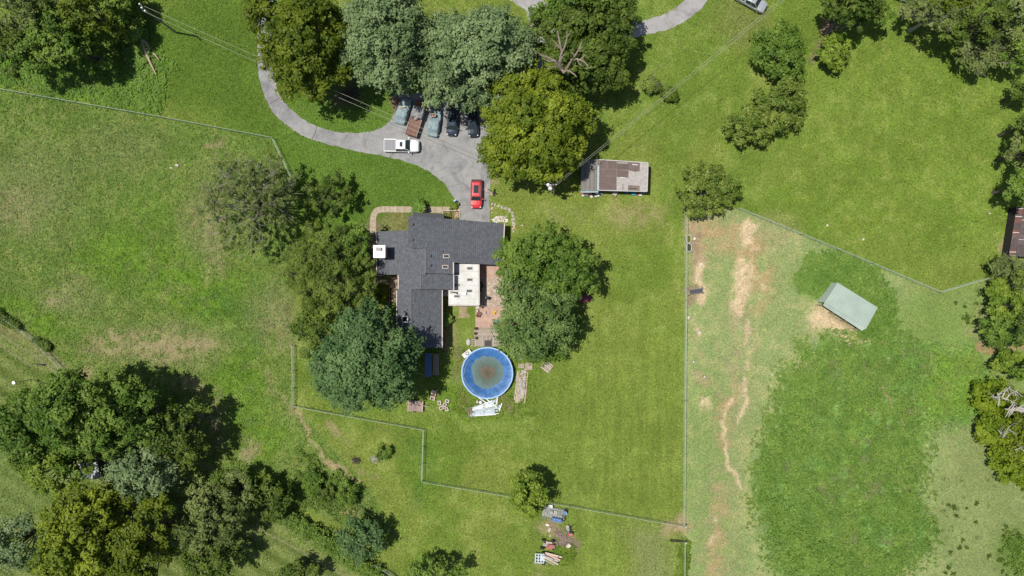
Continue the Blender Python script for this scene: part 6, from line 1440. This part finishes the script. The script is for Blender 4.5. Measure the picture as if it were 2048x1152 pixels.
# patio things
gr = thing('kettle_grill', 'black kettle grill on the flagstones', 'grill', P(976, 596)); MB().cyl(0, 0, .55, .8, .16, .29, 16).cyl(0, 0, .8, .95, .29, .12, 16).build('kettle', BKP, gr, smooth=False)
for k in range(3): MB().tube([(.12*math.cos(k*2.1), .12*math.sin(k*2.1), .6), (.3*math.cos(k*2.1), .3*math.sin(k*2.1), 0)], .02, n=5).build('leg', GM, gr)
MB().box(-.4, .05, .7, .28, .35, .03).build('side_shelf', mat('olive_shelf', (.2,.19,.1), .7), gr)
ac_ = thing('patio_chair', 'brown reclined patio chair at the left edge of the brick patio', 'chair', P(957.5, 628, .1), R(60)); m_ = mat('chair_brown', (.20,.095,.07), .7, var=.2)
MB().box(.1, 0, .4, .5, .5, .06).build('seat', m_, ac_); MB().box(-.32, 0, .65, .5, .5, .05, ry=R(50)).build('backrest', m_, ac_)
for x in (.3, -.1):
    for y in (-.22, .22): MB().box(x, y, .2, .05, .05, .4).build('leg', m_, ac_)
for y in (-.27, .27): MB().box(.05, y, .58, .5, .06, .04).build('armrest', mat('chair_tan', (.32,.2,.14), .7), ac_)
pot('white_pot', 'white pot at the corner of the flat roofed sunroom', 956, 613.5, .06, .26, .45, mat('white_glaze', (.72,.72,.70), .4), mat('pale_feed', (.55,.52,.50)))
pot('brown_pot', 'round brown rimmed pot above the brown patio chair', 954, 621.5, .06, .27, .4, mat('brown_glaze', (.26,.15,.12), .5), mat('pot_cream', (.5,.42,.38), .7))
pot('dark_pot', 'small dark pot near the white pot on the patio', 965, 614.8, .06, .16, .3, PB)
pot('clay_saucer', 'orange clay saucer in the middle of the brick patio', 971.5, 622, .06, .14, .12, mat('orange_clay', (.62,.26,.16), .7), mat('orange_clay', (.62,.26,.16)))
pot('blue_bowl', 'pale blue bowl at the top right of the deck steps', 992, 656, .5, .3, .28, mat('pale_blue_glaze', (.45,.55,.65), .4), mat('bowl_blue', (.38,.47,.55), .4), cat='bowl')
pot('shaded_bin', 'round lidded bin in the shadow right of the flat roof', 959.5, 600.5, .06, .3, .8, mat('bin_dark', (.08,.08,.09), .6), mat('bin_lid', (.35,.36,.38), .5), cat='bin')
for i, (x, y, c_) in enumerate(((961,566,(.12,.11,.10)),(964,572,(.14,.10,.08)),(960,580,(.10,.09,.08)))):
    pot('shade_planter', ('dark planter nearest the house in the sunroom shade', 'brown planter in the middle of the sunroom shade', 'black planter lowest of three in the sunroom shade')[i], x, y, .06, .32, .45, mat('planter%d' % i, c_, .8), LM['dark'], cat='planter')
yc = thing('yellow_toy', 'yellow folded beach toy on the brick patio under tree edge', 'toy', P(989, 625, .1), R(70)); YL = mat('yellow_plastic', (.72,.46,.06), .5)
MB().box(0, 0, .3, .55, .35, .06, ry=.5).build('seat', YL, yc, bevel=.02); MB().box(-.3, .1, .3, .12, .6, .06, rz=.5).build('frame', YL, yc); MB().box(.25, -.1, .2, .1, .5, .05, rz=-.4).build('frame', YL, yc)
pot('teal_tub', 'teal tub half under the tree at the patio edge', 993, 643, .06, .36, .4, mat('teal_plastic', (.13,.36,.33), .5), mat('teal_plastic', (.13,.36,.33)), cat='tub')
gb = thing('grey_stool', 'small grey stool beside the orange saucer on the patio', 'stool', P(969.5, 625)); MB().cyl(0, 0, .36, .40, .2, n=14).build('seat', GM, gb)
for k in range(3): MB().tube([(.1*math.cos(k*2.1), .1*math.sin(k*2.1), .38), (.16*math.cos(k*2.1), .16*math.sin(k*2.1), 0)], .02, n=5).build('leg', GM, gb)
# bench on side deck
bn = thing('deck_bench', 'narrow slatted bench along the side deck', 'bench', P(779.5, 592, .0)); OW = mat('orange_wood', (.40,.24,.11), .8, var=.2)
for i, m_ in enumerate((WOOD, BLK, OW, BLK)): MB().box(-.24+i*.16, 0, .55, .13, 2.7, .05).build('slat', m_, bn)
for y in (-1.2, 0, 1.2): MB().box(0, y, .27, .6, .08, .5).build('leg', WOOD, bn)
pot('fern_pot', 'green fern pot on the side deck', 784.5, 578, .4, .2, .3, PB, LM['lime'])
# front entry clutter
pot('black_urn', 'black urn where the walkway meets the drive', 915.5, 408.5, .06, .3, .5, BLK, LM['weed'], cat='urn')
fl_ = thing('garden_flag', 'light blue garden flag beside the drive end of the walkway', 'flag', P(907.5, 404)); MB().tube([(0, 0, 0), (0, 0, 1.1)], .02, n=5).build('pole', BLK, fl_); MB().box(.2, .1, .85, .45, .03, .4, rz=.6, rx=.7).build('cloth', mat('sky_cloth', (.35,.6,.8), .8), fl_)
pot('yellow_pot', 'small pot with yellow flowers near the black urn', 905, 410.5, .06, .16, .25, PB, mat('yellow_flowers', (.7,.6,.2), .8)); pot('entry_pot', 'dark pot with green plant above the porch railing', 901.5, 418.5, .06, .22, .35, BLK, LM['lime'])
T(907, 411, 7, 6, .9, 'lime', 131, 'little leafy plant among the entry pots', name='plant', cat='plant', lobes=4, lsize=.2, clump=.35)
# junk along the workshop's south wall
def junk(name, label, x, y, sx, sy, sz, m, rot=0.0, cat=None, legs=False):
    t = thing(name, label, cat or name.replace('_', ' '), P(x, y), rot); MB().box(0, 0, sz*.55, sx, sy, sz*.9).build('case', m, t, bevel=min(.04, sz*.2)); MB().box(0, 0, sz+.03, sx*.7, sy*.7, .06).build('lid', m, t, bevel=.015)
    for s in (-1, 1): MB().box(s*sx*.35, 0, sz*.06, .08, sy*.8, sz*.12).build('foot', BLK, t)
    return t
junk('fuel_can', 'red fuel can, leftmost at the foot of the workshop', 1165.2, 386.8, .25, .5, .45, RED)
junk('pale_box', 'bluish white box below the red fuel can', 1165.5, 391.5, .4, .3, .3, SCB); junk('grey_cabinet', 'grey metal cabinet beside the red fuel can', 1171.8, 388.5, .65, .6, .7, GM); junk('pink_crate', 'pinkish crate right of the grey cabinet', 1179.2, 388, .5, .55, .4, TR_)
pot('white_bucket', 'white bucket with yellow rim below the pink crate', 1182.5, 393.5, 0, .22, .35, SCR, mat('bucket_yellow', (.6,.55,.25), .7), cat='bucket')
t = thing('round_tub', 'white rimmed round tub leaning by the workshop', 'tub', P(1192, 389.5)); MB().ring(0, 0, .1, .35, .27, .4, 20).build('rim', SCR, t); MB().cyl(0, 0, .08, .2, .27, n=14).build('pan', GM, t)
junk('dark_machine', 'dark machine between pink crate and white tub', 1186, 388, .5, .7, .6, BLK); junk('teal_case', 'small teal case just right of the white tub', 1202.5, 388.5, .45, .4, .3, mat('teal_grey', (.18,.28,.30), .6)); junk('white_jug', 'white jug leaning against the round tub', 1197, 391.5, .25, .35, .35, SCR)
wb = thing('wheelbarrow', 'grey wheelbarrow under the workshop eave', 'wheelbarrow', P(1229.5, 387.5), R(60)); mb = MB(); mb.prism([(-.4,-.35,.6),(.45,-.3,.6),(.45,.3,.6),(-.4,.35,.6)], [(-.25,-.2,.3),(.3,-.18,.3),(.3,.18,.3),(-.25,.2,.3)]); mb.build('tray', mat('barrow_grey', (.38,.34,.31), .6), wb); MB().wheelx(.6, 0, .2, .2, .1).build('wheel', TYR, wb)
for s in (-.25, .25): MB().tube([(.5, s*.5, .3), (-.9, s, .55)], .025, n=5).build('handle', BLK, wb)
junk('blue_tub', 'blue tub under the workshop eave', 1252.5, 384.8, .6, .4, .35, mat('blue_plastic', (.10,.22,.52)), cat='tub'); junk('teal_cooler', 'teal cooler near the right end of the workshop', 1267, 388, .75, .5, .4, mat('teal_bright', (.06,.38,.48), .5), cat='cooler'); junk('red_box', 'orange red box between the teal cooler and white bag', 1275.5, 388.5, .3, .4, .35, OR, cat='box'); junk('white_bag', 'white bag at the right end of the workshop junk', 1280, 390, .55, .35, .3, SCR, cat='bag'); junk('grey_rack', 'dark grey rack below the right workshop corner', 1285, 385.5, .6, .3, .3, GM, cat='rack')
# left strip
ds = MB().box(0, 0, .3, 1.1, .22, .5, rz=R(-5)).build('feed_rack', BLK, bevel=.03); ds.location = P(84, 729); tagit(ds, 'small black rack on the mown strip at left', 'rack')
sd = thing('satellite_dish', 'white satellite dish at the top edge of the left trees', 'satellite dish', P(61, 759, 0)); MB().cyl(0, 0, 3.6, 3.72, .16, .26, 16).build('dish', SCR, sd); MB().tube([(0, 0, 0), (0, 0, 3.6)], .05, n=6).build('mast', GM, sd)
# garden patch by the top right trees
gb2 = thing('raised_bed', 'brown raised garden bed with pale edging near top right', 'garden bed', P(1657, 56), R(60)); SOIL = mat('bed_soil', (.26,.19,.13), .95, var=.25, scale=4)
MB().box(0, 0, .06, 2.0, .75, .1).build('soil', SOIL, gb2)
MB().box(0, -.45, .1, 2.3, .07, .16).build('edging', CRM, gb2); MB().box(0, .45, .1, 2.3, .07, .16).build('edging', WOOD, gb2)
# leaf litter and stones beside the leftmost covered car
brush('heap of brown leaves and bricks left of the covered car', 796, 215, 9, 26, 70, mat('rust_fill', (.27,.13,.09)), 11, .2)
brush('dark brush heap under the broad oak edge', 700, 190, 22, 16, 110, mat('dark_twigs', (.10,.07,.06)), 12, .4)
print('leaf triangles', TRI[0], 'objects', len(bpy.data.objects))
